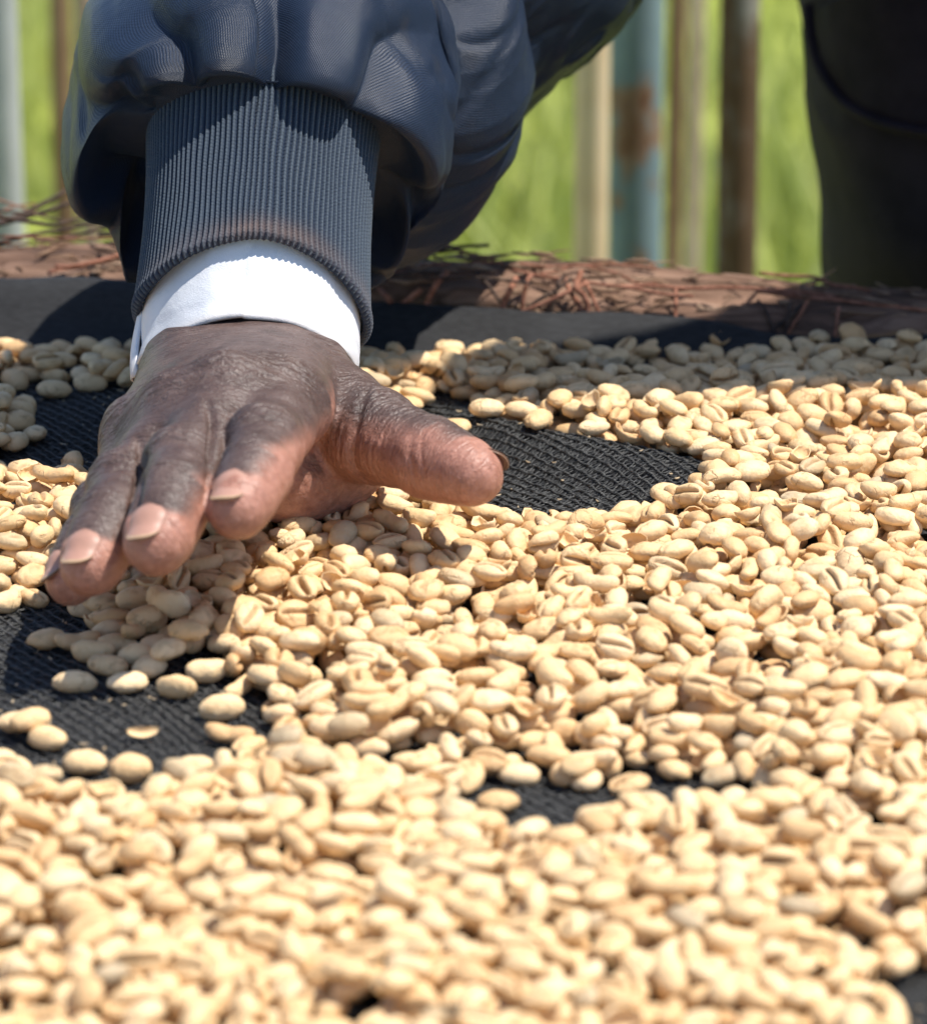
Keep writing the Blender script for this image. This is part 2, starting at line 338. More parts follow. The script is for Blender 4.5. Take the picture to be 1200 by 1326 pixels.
def post(px0, px1, dist, mat, label, top=2.3, sides=14, lean=0.0, name='wooden_post', cat='post'):
    d = dist*1000; x = (0.5*(px0+px1)-600)/FPX*d; r = 0.5*(px1-px0)/FPX*d
    y = CAM[1] + (d-(CAM[2]-60)*SP)/CP                     # that far along the view axis where it shows above the beam
    zs = np.linspace(-BED*1000-60, top*1000-BED*1000, 26); seed = int(px0*7+3)
    path = np.stack([x + lean*(zs+200) + 2*np.sin(zs/330+seed), y+4*np.cos(zs/410+seed), zs], 1)
    Vv, Ff = tube(path, r*(1+0.05*np.sin(zs/140.0+seed)), sides)
    n = vnoise(Vv, seed, 0.03); c = Vv.copy(); c[:, 0] -= x; c[:, 1] -= y
    Vv[:, 0] += c[:, 0]*0.10*n; Vv[:, 1] += c[:, 1]*0.10*n
    o = link(name, mesh_np(name, Wa(Vv), Ff), POST_MATS[mat]); tag(o, label, cat, 'posts standing behind the drying table'); return o
post(743, 786, 2.2, 'tan', 'pale tan debarked pole touching the flaking blue post')
post(788, 860, 2.25, 'blue', 'wide post with flaking blue grey paint and rust patches')
post(872, 897, 2.6, 'brown', 'thin brown pole beside the pale pinkish pole', lean=0.004)
post(899, 921, 2.75, 'pale', 'thin pale pinkish pole beside the thin brown pole', lean=-0.004)
post(942, 996, 2.2, 'dark', 'dark brown bark post with a silvery grey streak', lean=-0.010)
post(-24, 22, 2.2, 'grey', 'pale grey weathered post at the end of the twig bundle')
post(56, 86, 2.6, 'brown', 'brown bark pole between grey post and pale thin pole')
post(87, 112, 2.4, 'pale', 'pale thin pole behind the bundle of reddish twigs')

# ---------------------------------------------------------------- net height field
def beam_y(x): return 208 - 0.105*np.asarray(x, float)      # front face of the far beam
CREST = np.array([at_z(*p)[:2] for p in [(585, 545), (640, 572), (700, 590), (760, 606), (830, 622), (890, 634), (940, 640)]])
def net_h(x, y):
    x = np.asarray(x, float); y = np.asarray(y, float)
    h = 1.2*np.sin(x/37+0.6)*np.cos(y/51+0.3) + 0.8*np.sin(x/19-y/27)
    cy = np.interp(x, CREST[:, 0], CREST[:, 1]); w = smooth01(x, CREST[0, 0]-15, CREST[1, 0]+8)*(1-smooth01(x, CREST[-2, 0], CREST[-1, 0]+25))
    d = y-cy; h = h + w*9.0*np.where(d < 0, np.exp(-(d/30)**2), np.exp(-(d/16)**2))
    e = y-(beam_y(x)-26); h = h + 6*smooth01(e, 0, 22)
    return h

# bare patches of net, picture polygons laid onto the net
BARE = [
 [(-80, 800), (55, 795), (105, 803), (125, 850), (165, 868), (255, 868), (262, 885), (290, 905), (340, 930), (368, 985), (310, 1006), (260, 1022), (215, 1036), (170, 1048), (100, 1040), (30, 1018), (-80, 1020)],
 [(592, 1030), (640, 1082), (715, 1098), (765, 1076), (780, 1036), (700, 1020)],
 [(795, 1035), (850, 1005), (965, 1035), (960, 1064), (850, 1072)],
 [(545, 515), (600, 528), (640, 566), (700, 586), (770, 606), (850, 620), (905, 632), (895, 652), (840, 668), (800, 690), (735, 700), (665, 705), (630, 690), (600, 600), (550, 560)],
 [(845, 694), (885, 694), (875, 715), (855, 715)],
 [(-20, 500), (60, 507), (200, 515), (200, 600), (120, 640), (60, 622), (20, 632), (10, 612), (50, 585), (48, 545), (0, 525)],
 [(1150, 1290), (1190, 1275), (1300, 1270), (1300, 1420), (1165, 1380)],
 [(395, 885), (432, 885), (438, 930), (400, 925)],
 [(800, 480), (850, 484), (850, 505), (800, 500)], [(525, 985), (560, 985), (560, 1010), (525, 1010)]]
BAREP = [np.array([at_z(*p)[:2] for p in poly]) for poly in BARE]
X0, X1, Y0, Y1 = -235, 235, -590, 215
GX, GY = np.meshgrid(np.arange(X0, X1)+0.5, np.arange(Y0, Y1)+0.5, indexing='ij')
bare = np.zeros(GX.shape, bool)
big = np.zeros(GX.shape, bool)
for k_, P in enumerate(BAREP):
    bare |= in_poly(GX, GY, P)
    if k_ in (0, 1, 2, 3, 5, 6): big |= in_poly(GX, GY, P)
def dilate(a, n):
    b = a.copy()
    for _ in range(n):
        c = b.copy(); c[1:] |= b[:-1]; c[:-1] |= b[1:]; c[:, 1:] |= b[:, :-1]; c[:, :-1] |= b[:, 1:]; b = c
    return b
bare_wide = dilate(bare, 9)
EXEC_NET = True
# sheet (with the knit threads modelled where it shows)
net = bpy.data.objects.new('drying_net', None); COL.objects.link(net); net.location = W((0, 0, 0))
tag(net, 'black knitted shade net stretched over the drying table under the beans', 'net')
def keep_parent(o, parent):
    o.parent = parent; o.matrix_parent_inverse = parent.matrix_basis.inverted(); return o
xs = np.linspace(-900, 900, 301); ys = np.concatenate([np.linspace(-1050, -600, 30), np.linspace(-595, 300, 240)])
sx_, sy_ = np.meshgrid(xs, ys, indexing='ij'); ok_ = sy_ <= beam_y(sx_)+2000
V = np.stack([sx_.ravel(), np.minimum(sy_.ravel(), beam_y(sx_.ravel())-5), 0*sx_.ravel()], 1); V[:, 2] = net_h(V[:, 0], V[:, 1]) - 1.6
keep_parent(link('net_sheet', mesh_np('net_sheet', Wa(V), grid_faces(301, 270, False)), M['sheet']), net)
# rolled-up border in front of the far beam
bx_ = np.linspace(-900, 900, 260); prof = []
top_ = 11.5+8.5*(1-smooth01(bx_, -110, -40))-5.0*smooth01(bx_, 60, 130)         # pulled up to the beam on one side, sagging on the other
for k, (dy, fz) in enumerate([(-36, 0.02), (-31, 0.10), (-25, 0.30), (-19, 0.58), (-14, 0.84), (-10, 0.97), (-7, 1.0), (-5, 0.93), (-4.5, 0.6)]):
    amp = min(1, k/3); wob = 2.0*np.sin(bx_/41+k*0.25)+1.5*np.sin(bx_/17+k*0.5)+0.8*np.sin(bx_/6.3+k)
    prof.append(np.stack([bx_, beam_y(bx_)+dy+0.35*wob*amp, fz*top_+wob*amp*0.45+1.5], 1))
V = np.stack(prof, 0).reshape(-1, 3)
keep_parent(link('net_border', mesh_np('net_border', Wa(V), grid_faces(9, 260, False)), M['band']), net)
# threads
def knit():
    ang = math.radians(-58); a = np.array([math.cos(ang), math.sin(ang)]); b = np.array([-a[1], a[0]]); pitch = 3.7
    parts = []
    def zone(x, y):
        i = np.clip((x-X0).astype(int), 0, GX.shape[0]-1); j = np.clip((y-Y0).astype(int), 0, GX.shape[1]-1)
        return bare_wide[i, j] & (x > X0) & (x < X1) & (y > Y0) & (y < Y1)
    s = np.arange(-800, 800, 0.7)
    for q in range(-190, 190):
        off = q*pitch
        w = off + 1.1*np.sin(s/43+q*0.15) + 0.35*np.sin(s/15+q*0.9)+0.3*np.sin(s/7.1+q*2.3)
        x = a[0]*s+b[0]*w; y = a[1]*s+b[1]*w; z = zone(x, y)
        idx = np.flatnonzero(np.diff(np.concatenate([[0], z.astype(int), [0]])))
        for i0, i1 in zip(idx[::2], idx[1::2]):
            if i1-i0 < 6: continue
            ss = s[i0:i1]; xx = x[i0:i1]; yy = y[i0:i1]; h = net_h(xx, yy)
            for ph in (0, math.pi):
                jit = 0.16*np.sin(ss*3.1+q*1.7)+0.10*np.sin(ss*7.3+q); u = 0.50*np.sin(ss*2.3+ph+0.6*np.sin(ss*0.37+q))+jit; v = 0.50+0.30*np.cos(ss*2.3+ph)+0.22*np.sin(ss*0.9+q*2.1)
                parts.append(tube(np.stack([xx+b[0]*u, yy+b[1]*u, h+v], 1), 0.29, 4, False))
            # cross threads: a slack zigzag to the next rib
            zz = np.arange(ss[0]+0.3, ss[-1], 1.15); zz = zz + RNG.normal(0, 0.30, len(zz))
            if len(zz) < 2: continue
            t = np.linspace(0, 1, 4); sgn = np.where(np.arange(len(zz)) % 2, 1, -1)
            S = zz[:, None] + (sgn*RNG.uniform(.5, 1.5, len(zz)))[:, None]*(t[None]-0.5) + RNG.normal(0, 0.3, len(zz))[:, None]*np.sin(np.pi*t)[None]
            Wd = off + 0.9*np.sin(S/43+q*0.15) + pitch*t[None]
            Xq = a[0]*S+b[0]*Wd; Yq = a[1]*S+b[1]*Wd; Zq = net_h(Xq, Yq)+0.35-0.25*np.sin(np.pi*t)[None]+RNG.normal(0, 0.18, S.shape)
            for k in range(len(zz)):
                parts.append(tube(np.stack([Xq[k], Yq[k], Zq[k]], 1), 0.23, 3, False))
    return join(parts)
V, F = knit()
o = keep_parent(link('net_thread', mesh_np('net_thread', Wa(V), F), M['thread']), net); o['kind'] = 'stuff'

# ---------------------------------------------------------------- coffee beans: shapes
def bean_mesh(kind, seed, nr, ns):
    r = np.random.default_rng(1000+seed)
    a, b, c = 6.35*r.uniform(.92, 1.08), 4.3*r.uniform(.92, 1.07), 3.4*r.uniform(.9, 1.1)
    phi = np.linspace(0, np.pi, nr+1)[1:-1]
    t = np.linspace(0, 1, ns, endpoint=False); th = -np.pi/2 + 2*np.pi*(t - 0.115*np.sin(2*np.pi*t))   # dense round the crease (theta=-90)
    th = np.append([], th)
    ph, tt = np.meshgrid(phi, th, indexing='ij')
    x = np.cos(ph); rr = np.sin(ph)**0.88
    y = rr*np.cos(tt); z = rr*np.sin(tt)
    egg = 1+0.10*r.uniform(-1, 1)*x
    y = y*egg; zz = np.where(z < 0, z*(0.72 if kind != 'pea' else 0.95), z)*egg
    X, Y, Z = x*a, y*b, zz*c
    crack = np.zeros_like(X)
    if kind in ('flat', 'dome', 'kidney', 'pea', 'split'):
        mea = 0.45*np.sin(x*2.2+r.uniform(0, 6)); wdt = 0.6 if kind != 'split' else 0.9
        gdep = (1.7 if kind != 'split' else 2.5)*np.exp(-((Y-mea)/wdt)**2)*(z < 0)*smooth01(0.97-np.abs(x), 0, .25)
        Z += gdep; crack = np.maximum(crack, gdep/1.5)
        shoulder = 0.35*np.exp(-((np.abs(Y-mea)-1.6)/0.9)**2)*(z < 0)*smooth01(0.9-np.abs(x), 0, .3); Z -= shoulder
    if kind == 'kidney':
        k = r.uniform(.028, .05)*r.choice([-1, 1]); Y += k*X**2-abs(k)*0
        Z += 0.02*X**2; Y *= 0.88; X *= 1.06
    if kind == 'cracked':
        # split parchment along a jagged line on the dome
        tcen = np.pi/2 + r.uniform(-.5, .5); jag = 0.10*np.sign(np.sin(x*9+r.uniform(0, 6)))+0.25*np.sin(x*3+r.uniform(0, 6))
        dth = (tt-tcen-jag+np.pi) % (2*np.pi)-np.pi; g = np.exp(-(dth/0.16)**2)*smooth01(.88-np.abs(x), 0, .2)
        Z -= 1.1*g; crack = np.maximum(crack, g); Z += 0.5*smooth01(dth, 0, .05)*np.exp(-(dth/.6)**2)
    if kind == 'peanut':
        pin = 1-0.20*np.exp(-(x/0.35)**2); Y *= pin*0.82; Z *= pin; X *= 1.12; Z += 0.03*X**2*r.choice([-1, 1])
    # dents and waviness
    P = np.stack([X, Y, Z], -1)
    for _ in range(5):
        q = unit(r.normal(size=3))*np.array([a, b, c]); d2 = ((P-q)**2).sum(-1); P -= 0.42*r.uniform(.2, 1)*np.exp(-d2/r.uniform(2, 6))[..., None]*unit(q)
    nz = vnoise(P.reshape(-1, 3), seed+5, 0.75).reshape(X.shape); P += (P/np.linalg.norm(P, axis=-1, keepdims=True))*(0.17*nz+0.13*(1-2*np.abs(vnoise(P.reshape(-1, 3)*np.array([.5, 1, 1]), seed+50, 1.5).reshape(X.shape))))[..., None]
    n1, n2 = P.shape[:2]; V = P.reshape(-1, 3); F = grid_faces(n1, n2)
    V = np.vstack([V, [P[0].mean(0)+[0.12, 0, 0]], [P[-1].mean(0)-[0.12, 0, 0]]]); j = np.arange(n2); j2 = (j+1) % n2; A, B = n1*n2, n1*n2+1
    T = np.vstack([F[:, [0, 2, 1]], F[:, [0, 3, 2]], np.stack([np.full(n2, A), j, j2], -1), np.stack([np.full(n2, B), (n1-1)*n2+j2, (n1-1)*n2+j], -1)])
    return V, T, np.append(np.clip(crack.ravel(), 0, 1), [0, 0])
def shell_mesh(seed, nr=12, ns=14):
    """a torn half husk: a thin curved bowl with a ragged rim"""
    r = np.random.default_rng(3000+seed); a, b, c = 6.0*r.uniform(.8, 1.05), 3.9*r.uniform(.8, 1.1), 3.4
    u = np.linspace(0, 1, nr); v = np.linspace(0, 2*np.pi, ns, endpoint=False); uu, vv = np.meshgrid(u, v, indexing='ij')
    rim = 1+0.10*np.sin(3*vv+r.uniform(0, 6))+0.07*np.sin(7*vv+r.uniform(0, 6)); al = uu*rim*np.pi/2*1.02
    def surf(s): return np.stack([a*s*np.sin(al)*np.cos(vv), b*s*np.sin(al)*np.sin(vv), -c*s*np.cos(al)+1.2+0.05*(a*np.sin(al)*np.cos(vv))**2], -1).reshape(-1, 3)
    O, I = surf(1.0), surf(0.955); F = grid_faces(nr, ns); n = nr*ns; j = np.arange(ns); j2 = (j+1) % ns; e = (nr-1)*ns
    Q = np.vstack([F, F[:, ::-1]+n, np.stack([e+j, e+j2, n+e+j2, n+e+j], -1)])
    T = np.vstack([Q[:, [0, 1, 2]], Q[:, [0, 2, 3]]]); V = np.vstack([O, I]); return V, T, np.zeros(len(V))
KINDS = ['dome', 'flat', 'kidney', 'split', 'dome', 'flat', 'peanut', 'cracked', 'dome', 'kidney', 'flat', 'cracked', 'dome', 'peanut', 'shell', 'shell']
HI = [bean_mesh(k, i, 20, 30) if k != 'shell' else shell_mesh(i) for i, k in enumerate(KINDS)]
MID = [bean_mesh(k, i, 11, 17) if k != 'shell' else shell_mesh(i, 7, 11) for i, k in enumerate(KINDS)]
LOW = [bean_mesh(k, i, 8, 10) if k != 'shell' else shell_mesh(i, 5, 8) for i, k in enumerate(KINDS)]
ABC = []
for V, T, c_ in MID: ABC.append((V.max(0)-V.min(0))/2*0.97)

def rot(yaw, pitch, roll):
    cy, sy, cp, sp, cr, sr = math.cos(yaw), math.sin(yaw), math.cos(pitch), math.sin(pitch), math.cos(roll), math.sin(roll)
    return np.array([[cy, -sy, 0], [sy, cy, 0], [0, 0, 1]]) @ np.array([[cp, 0, sp], [0, 1, 0], [-sp, 0, cp]]) @ np.array([[1, 0, 0], [0, cr, -sr], [0, sr, cr]])

# ---------------------------------------------------------------- beans: settle them one by one on a height map
H = net_h(GX, GY)+0.9; OWN = np.full(H.shape, -1, np.int32)
BEANS = []          # (pos, R, kind index, scale, special)
def ell(R, abc):
    S = R @ np.diag(abc**2) @ R.T; S2 = np.linalg.inv(S[:2, :2]); k = S[2, :2] @ S2; cz = S[2, 2]-k @ S[:2, 2]
    return S, S2, k, math.sqrt(max(cz, 1e-6))
def rest(x, y, R, abc, sink=0.9):
    S, S2, k, cz = ell(R, abc); ex, ey = math.sqrt(S[0, 0]), math.sqrt(S[1, 1])
    i0, i1 = max(0, int(x-ex-X0)), min(H.shape[0], int(x+ex-X0)+1); j0, j1 = max(0, int(y-ey-Y0)), min(H.shape[1], int(y+ey-Y0)+1)
    if i1-i0 < 3 or j1-j0 < 3: return None
    dx = GX[i0:i1, j0:j1]-x; dy = GY[i0:i1, j0:j1]-y
    q = 1-(S2[0, 0]*dx*dx+2*S2[0, 1]*dx*dy+S2[1, 1]*dy*dy); m = q > 0
    if not m.any(): return None
    q = np.sqrt(np.where(m, q, 0)); mid = k[0]*dx+k[1]*dy
    low = mid-cz*q; z = np.where(m, H[i0:i1, j0:j1]-low, -1e9).max()-sink
    return z, (i0, i1, j0, j1), m, mid+cz*q
def put(x, y, R, ki, sc, res, special=None):
    z, (i0, i1, j0, j1), m, upz = res; n = len(BEANS); top = np.where(m, upz+z, -1e9); sub = H[i0:i1, j0:j1]; w = top > sub
    sub[w] = top[w]; OWN[i0:i1, j0:j1][w] = n
    BEANS.append((np.array([x, y, z]), R, ki, sc, special))
def rnd_rot(kind):
    u = RNG.uniform()
    roll = (math.pi if kind in ('flat', 'split') else 0)+RNG.normal(0, 0.35) if u < 0.7 else RNG.uniform(0, 6.28)
    return rot(RNG.uniform(0, 6.28), RNG.normal(0, 0.22), roll)
# single beans that lie apart on the bare net: px, py, kind, yaw deg, roll deg, tag
SINGLE = [(98, 888, 2, 15, 160, 'kidney'), (110, 990, 0, -12, 10, 'a'), (168, 998, 3, 12, 60, 'b'), (62, 962, 4, -25, 20, 'c'), (22, 940, 8, 15, -10, 'd'), (-3, 990, 12, 40, 0, None),
          (630, 553, 0, 4, 0, 'thumb'), (697, 574, 12, 60, 0, None), (668, 548, 5, 20, 20, None), (588, 560, 8, -30, 10, None), (549, 508, 3, 70, 70, None), (95, 603, 7, -70, 60, 'lefthand'),
          (645, 1037, 4, 8, 5, 'gap'), (287, 922, 1, 15, 60, None), (560, 990, 0, -20, 10, None), (195, 872, 0, 60, 0, None), (220, 868, 4, 40, 0, None), (228, 900, 3, -8, 120, None), (165, 892, 8, 20, 0, None),
          (25, 548, 5, 40, 20, None), (20, 575, 0, 70, 0, None), (70, 505, 0, 5, 0, None), (120, 850, 9, 5, 90, None), (180, 858, 2, 0, 90, None), (150, 838, 0, 15, 0, None), (100, 830, 6, 20, 0, None), (60, 826, 8, 30, 0, None), (205, 845, 5, 30, 20, None), (245, 862, 0, -20, 0, None), (268, 880, 9, 15, 80, None), (140, 868, 12, -30, 0, None), (297, 952, 6, -10, 0, None), (322, 965, 1, 60, 170, None), (250, 992, 4, 20, 0, None), (40, 950, 12, 30, 0, None)]
for (px, py, ki, yw, rl, tg) in SINGLE:
    p = at_z(px, py, 3.5); R = rot(math.radians(yw), RNG.normal(0, .06), math.radians(rl)); sc = 1.0
    res = rest(p[0], p[1], R, ABC[ki]*sc, 0.3)
    if res: put(p[0], p[1], R, ki, sc, res, tg or 'single')
# density (how many tries per area): thick over most of the bed, thin near the bare patches
near = dilate(big, 6) & ~bare; near2 = dilate(big, 14) & ~bare
dens = np.ones(H.shape); dens[near2] = 0.75; dens[near] = 0.45; dens[bare] = 0
EDGE = beam_y(GX)-35+6*smooth01(GX, -60, -20)-8*smooth01(-GX, 0, 60)+3*np.sin(GX/23.0)+13*smooth01(GX, 20, 90); dens[GY > EDGE] = 0
dens *= 1+0.35*np.sin(GX/47+1.1)*np.cos(GY/63+0.4)
dens[(np.abs(GX) > 185)] *= 0.7
cdf = np.cumsum(dens.ravel()); cdf /= cdf[-1]
soft = np.ones(H.shape)
for q_ in (22, 16, 11, 7, 3): soft[dilate(big, q_)] = {22: .75, 16: .5, 11: .3, 7: .15, 3: 0.0}[q_]
N_BEANS = 9600
picks = np.searchsorted(cdf, RNG.uniform(0, 1, N_BEANS)); allowed = dens > 0
kp = np.array([.10, .09, .08, .06, .10, .08, 
               .05, .09, .08, .07, .07, .09, .06, .03, .045, .045]); kp /= kp.sum()
kinds_pick = RNG.choice(len(KINDS), N_BEANS, p=kp)
for n in range(N_BEANS):
    i, j = divmod(int(picks[n]), H.shape[1]); ki = int(kinds_pick[n]); sc = float(np.clip(RNG.normal(0.95, .085), .74, 1.16)); abc = ABC[ki]*sc
    best = None
    for t in range(5):
        x = X0+i+0.5+RNG.normal(0, 3.2); y = Y0+j+0.5+RNG.normal(0, 3.2)
        ii, jj = int(x-X0), int(y-Y0)
        if not (0 <= ii < H.shape[0] and 0 <= jj < H.shape[1]) or not allowed[ii, jj]: continue
        R = rnd_rot(KINDS[ki]); res = rest(x, y, R, abc)
        if res and (best is None or res[0] < best[0]): best = (res[0], x, y, R, res)
    cap = min(7.0+9*float(smooth01(beam_y(best[1])-35-best[2], 0, 90)), 5.6+10.5*float(soft[int(best[1]-X0), int(best[2]-Y0)])) if best else 0
    if best and best[0]-net_h(best[1], best[2]) < cap: put(best[1], best[2], best[3], ki, sc, best[4])
# which ones show largest from the camera?
ids, cnt = np.unique(OWN[OWN >= 0], return_counts=True); area = np.zeros(len(BEANS)); area[ids] = cnt
PX = np.array([project(b[0]) for b in BEANS]); inframe = (PX[:, 0] > 5) & (PX[:, 0] < 1195) & (PX[:, 1] > 400) & (PX[:, 1] < 1320)
HANDPOLY = [(170, 300), (470, 300), (480, 480), (650, 590), (650, 640), (600, 665), (520, 660), (360, 690), (250, 720), (150, 790), (60, 790), (50, 740), (100, 640), (170, 520)]
score = area*(FPX/PX[:, 2])**2*np.where(inframe, 1, 0)*np.where(in_poly(PX[:, 0], PX[:, 1], HANDPOLY), 0, 1)
for k, b in enumerate(BEANS):
    if b[4] and score[k] > 0: score[k] += 1e9
solo = set(np.argsort(-score)[:300].tolist())
HIM = []
for k, (V, T, c_) in enumerate(HI):
    me = mesh_np('coffee_bean', V/1000, T); attr(me, 'crack', c_); me.materials.append(M['bean']); HIM.append(me)
GB = 'coffee beans spread on the drying net'
LONE = {'kidney': 'curled kidney shaped coffee bean with an open cleft, alone on bare net under the fingertips',
        'a': 'plain smooth oval bean lying on the bare net beside a creased bean', 'b': 'oval bean with a creased end on the bare net below the thin husk sliver',
        'thumb': 'rounded oval bean lying alone on the net just past the thumb tip', 'lefthand': 'wrinkled bean lying alone on the net beside the little finger',
        'gap': 'long smooth bean lying in the bare gap in the blurred foreground layer'}
from mathutils import Matrix
def bean_object(k):
    p, R, ki, sc, special = BEANS[k]; o = bpy.data.objects.new('coffee_bean', HIM[ki]); COL.objects.link(o)
    m = Matrix(((R*sc).tolist())).to_4x4(); m.translation = Vector(W(p)); o.matrix_world = m
    if special in LONE: tag(o, LONE[special], 'coffee bean', GB)
    else:
        look = KINDS[ki]; open_side = float((R@np.array([0, 0, -1.0]))@unit([0, -0.6, 0.8])) > 0.35
        what = {'shell': 'torn empty husk of a coffee bean', 'peanut': 'pinched peanut shaped coffee bean', 'cracked': 'coffee bean with cracked parchment'}.get(look,
               ('curved kidney shaped coffee bean' if look == 'kidney' else 'pale oval coffee bean') + (' showing its centre crease' if open_side else ' with its smooth side up'))
        i, j = int(p[0]-X0), int(p[1]-Y0)
        where = 'in the shade near the far beam' if p[1] > 138 else ('beside bare net' if near2[i, j] or bare[i, j] else ('in the blurred foreground' if p[1] < -215 else 'in the sunlit layer'))
        tag(o, what+' '+where, 'coffee bean', GB)
for k in sorted(solo): bean_object(k)
Vs, Fs, Rn, Ck, off = [], [], [], [], 0
for k, (p, R, ki, sc, special) in enumerate(BEANS):
    if k in solo: continue
    vis = area[k] > 0
    inv = -60 < PX[k, 0] < 1260 and 380 < PX[k, 1] < 1400
    V, T, c_ = (MID if (vis and inv) else LOW)[ki]
    Vs.append(V@(R*sc).T+p); Fs.append(T+off); off += len(V); Rn.append(np.full(len(V), RNG.uniform())); Ck.append(c_)
me = mesh_np('coffee_beans', Wa(np.vstack(Vs)), np.vstack(Fs)); attr(me, 'rnd', np.concatenate(Rn)); attr(me, 'crack', np.concatenate(Ck))
o = link('coffee_beans', me, M['bean']); o['kind'] = 'stuff'; tag(o, 'deep spread layer of pale parchment coffee beans covering the net', 'coffee beans')
# thin husk slivers on the bare net
def sliver(px, py, yaw, size, label):
    u = np.linspace(-1, 1, 13); v = np.linspace(-1, 1, 5); uu, vv = np.meshgrid(u, v, indexing='ij')
    x = uu*size; y = vv*size*0.33*np.sqrt(np.maximum(0, 1-uu**2))+0.16*size*uu**2; z = 0.9*uu**2+1.1*vv**2*(1-uu**2)+0.25
    top = np.stack([x, y, z+0.18], -1).reshape(-1, 3); bot = np.stack([x, y, z-0.12], -1).reshape(-1, 3); F = grid_faces(13, 5, False)
    V = np.vstack([top, bot]); Q = np.vstack([F, F[:, ::-1]+65]); p = at_z(px, py, 2); p[2] = net_h(p[0], p[1])+1.2
    tl = math.radians(52); V = V@np.array([[1, 0, 0], [0, math.cos(tl), math.sin(tl)], [0, -math.sin(tl), math.cos(tl)]]); V[:, 2] += size*.3; c, s = math.cos(yaw), math.sin(yaw); V[:, :2] = V[:, :2]@np.array([[c, s], [-s, c]])
    o = link('husk_sliver', mesh_np('husk_sliver', V/1000, np.vstack([Q[:, [0, 1, 2]], Q[:, [0, 2, 3]]])), M['bean']); o.location = W(p); tag(o, label, 'husk', 'husk slivers on the net')
sliver(185, 957, 0.15, 4.7, 'thin curved sliver of pale husk alone on the bare net'); sliver(44, 832, 0.7, 3.6, 'small scrap of husk on the net below the little finger')

# chaff: tiny scraps of husk caught on the bare net
bi, bj = np.nonzero(bare); cr = np.random.default_rng(5); parts = []
for k in range(130):
    q = cr.integers(len(bi)); x, y = X0+bi[q]+cr.uniform(), Y0+bj[q]+cr.uniform(); L = cr.uniform(.4, 1.5); a_ = cr.uniform(0, 6.28); t = np.linspace(-1, 1, 4)
    parts.append(tube(np.stack([x+L*t*math.cos(a_), y+L*t*math.sin(a_), net_h(x, y)+0.95+0.3*t**2], 1), np.array([.12, .32, .3, .1])*cr.uniform(.6, 1.4), 5))
V, F = join(parts); o = link('chaff', mesh_np('chaff', Wa(V), F), M['bean']); o['kind'] = 'stuff'; tag(o, 'tiny scraps of pale chaff caught on the bare black net', 'chaff')

# ---------------------------------------------------------------- the drying table: beam, rails, legs, wire
table = bpy.data.objects.new('drying_table', None); COL.objects.link(table); table.location = (0, 0, 0)
tag(table, 'raised wooden drying table with a weathered far beam bound in rusty wire', 'table')
def beam_mesh(p0, p1, hw, hh, seed, n=160, m=28, rough=1.0):
    p0, p1 = np.array(p0, float), np.array(p1, float); t = np.linspace(0, 1, n); P = p0+(p1-p0)*t[:, None]; T = unit(p1-p0); S = unit(np.cross(T, [0, 0, 1])) if abs(T[2]) < .9 else np.array([1., 0, 0]); U = np.cross(S, T)
    th = np.linspace(0, 2*np.pi, m, endpoint=False); k = 1/np.maximum(np.abs(np.cos(th)), np.abs(np.sin(th)))**0.82
    V = P[:, None]+ (hw*np.cos(th)*k)[None, :, None]*S + (hh*np.sin(th)*k)[None, :, None]*U; V = V.reshape(-1, 3)
    nx = vnoise(V*np.array([.25, 1, 1]), seed, 0.10); n2 = vnoise(V*np.array([.12, 1, 1]), seed+1, 0.42); C = np.repeat(P, m, 0); d = V-C; d /= np.linalg.norm(d, axis=1)[:, None]
    n3 = vnoise(V*np.array([.5, 1, 1]), seed+2, 0.22); V += d*(2.0*nx+1.2*n2-3.5*np.clip(n3-.25, 0, 1))[:, None]*rough
    F = grid_faces(n, m); V = np.vstack([V, p0, p1]); j = np.arange(m); j2 = (j+1) % m
    return V, np.vstack([F[:, [0, 1, 2]], F[:, [0, 2, 3]], np.stack([np.full(m, n*m), j2, j], -1), np.stack([np.full(m, n*m+1), (n-1)*m+j, (n-1)*m+j2], -1)])
def tpart(name, V, F, mat): return link(name, mesh_np(name, Wa(V), F), mat, table)
def beam_drop(x): return 9.0*smooth01(x, 5, 150)
BH = 21.0                                                                 # top of the far beam above the net
fb = beam_mesh((-950, beam_y(-950)+24, BH-25), (950, beam_y(950)+24, BH-25), 26, 24, 3, 900, 44, 1.5)
fb[0][:, 2] -= beam_drop(fb[0][:, 0]); tpart('far_beam', *fb, M['beam'])
tpart('near_beam', *beam_mesh((-950, -1085, -20), (950, -1085, -20), 30, 25, 4), M['beam'])
for sx in (-1, 1): tpart('side_rail', *beam_mesh((sx*940, -1060, -55), (sx*940, beam_y(sx*940), -55), 28, 24, 5+sx), M['beam'])
for x in (-620, -310, 0, 310, 620): tpart('cross_bar', *beam_mesh((x, -1060, -42), (x, beam_y(x), -42), 17, 15, 9+x, 60, 12), M['beam'])
for x, y in ((-900, -1070), (900, -1070), (-900, beam_y(-900)+20), (900, beam_y(900)+20)): tpart('leg', *beam_mesh((x, y, -900), (x, y, -50), 32, 32, 40+int(x), 40, 16), M['beam'])
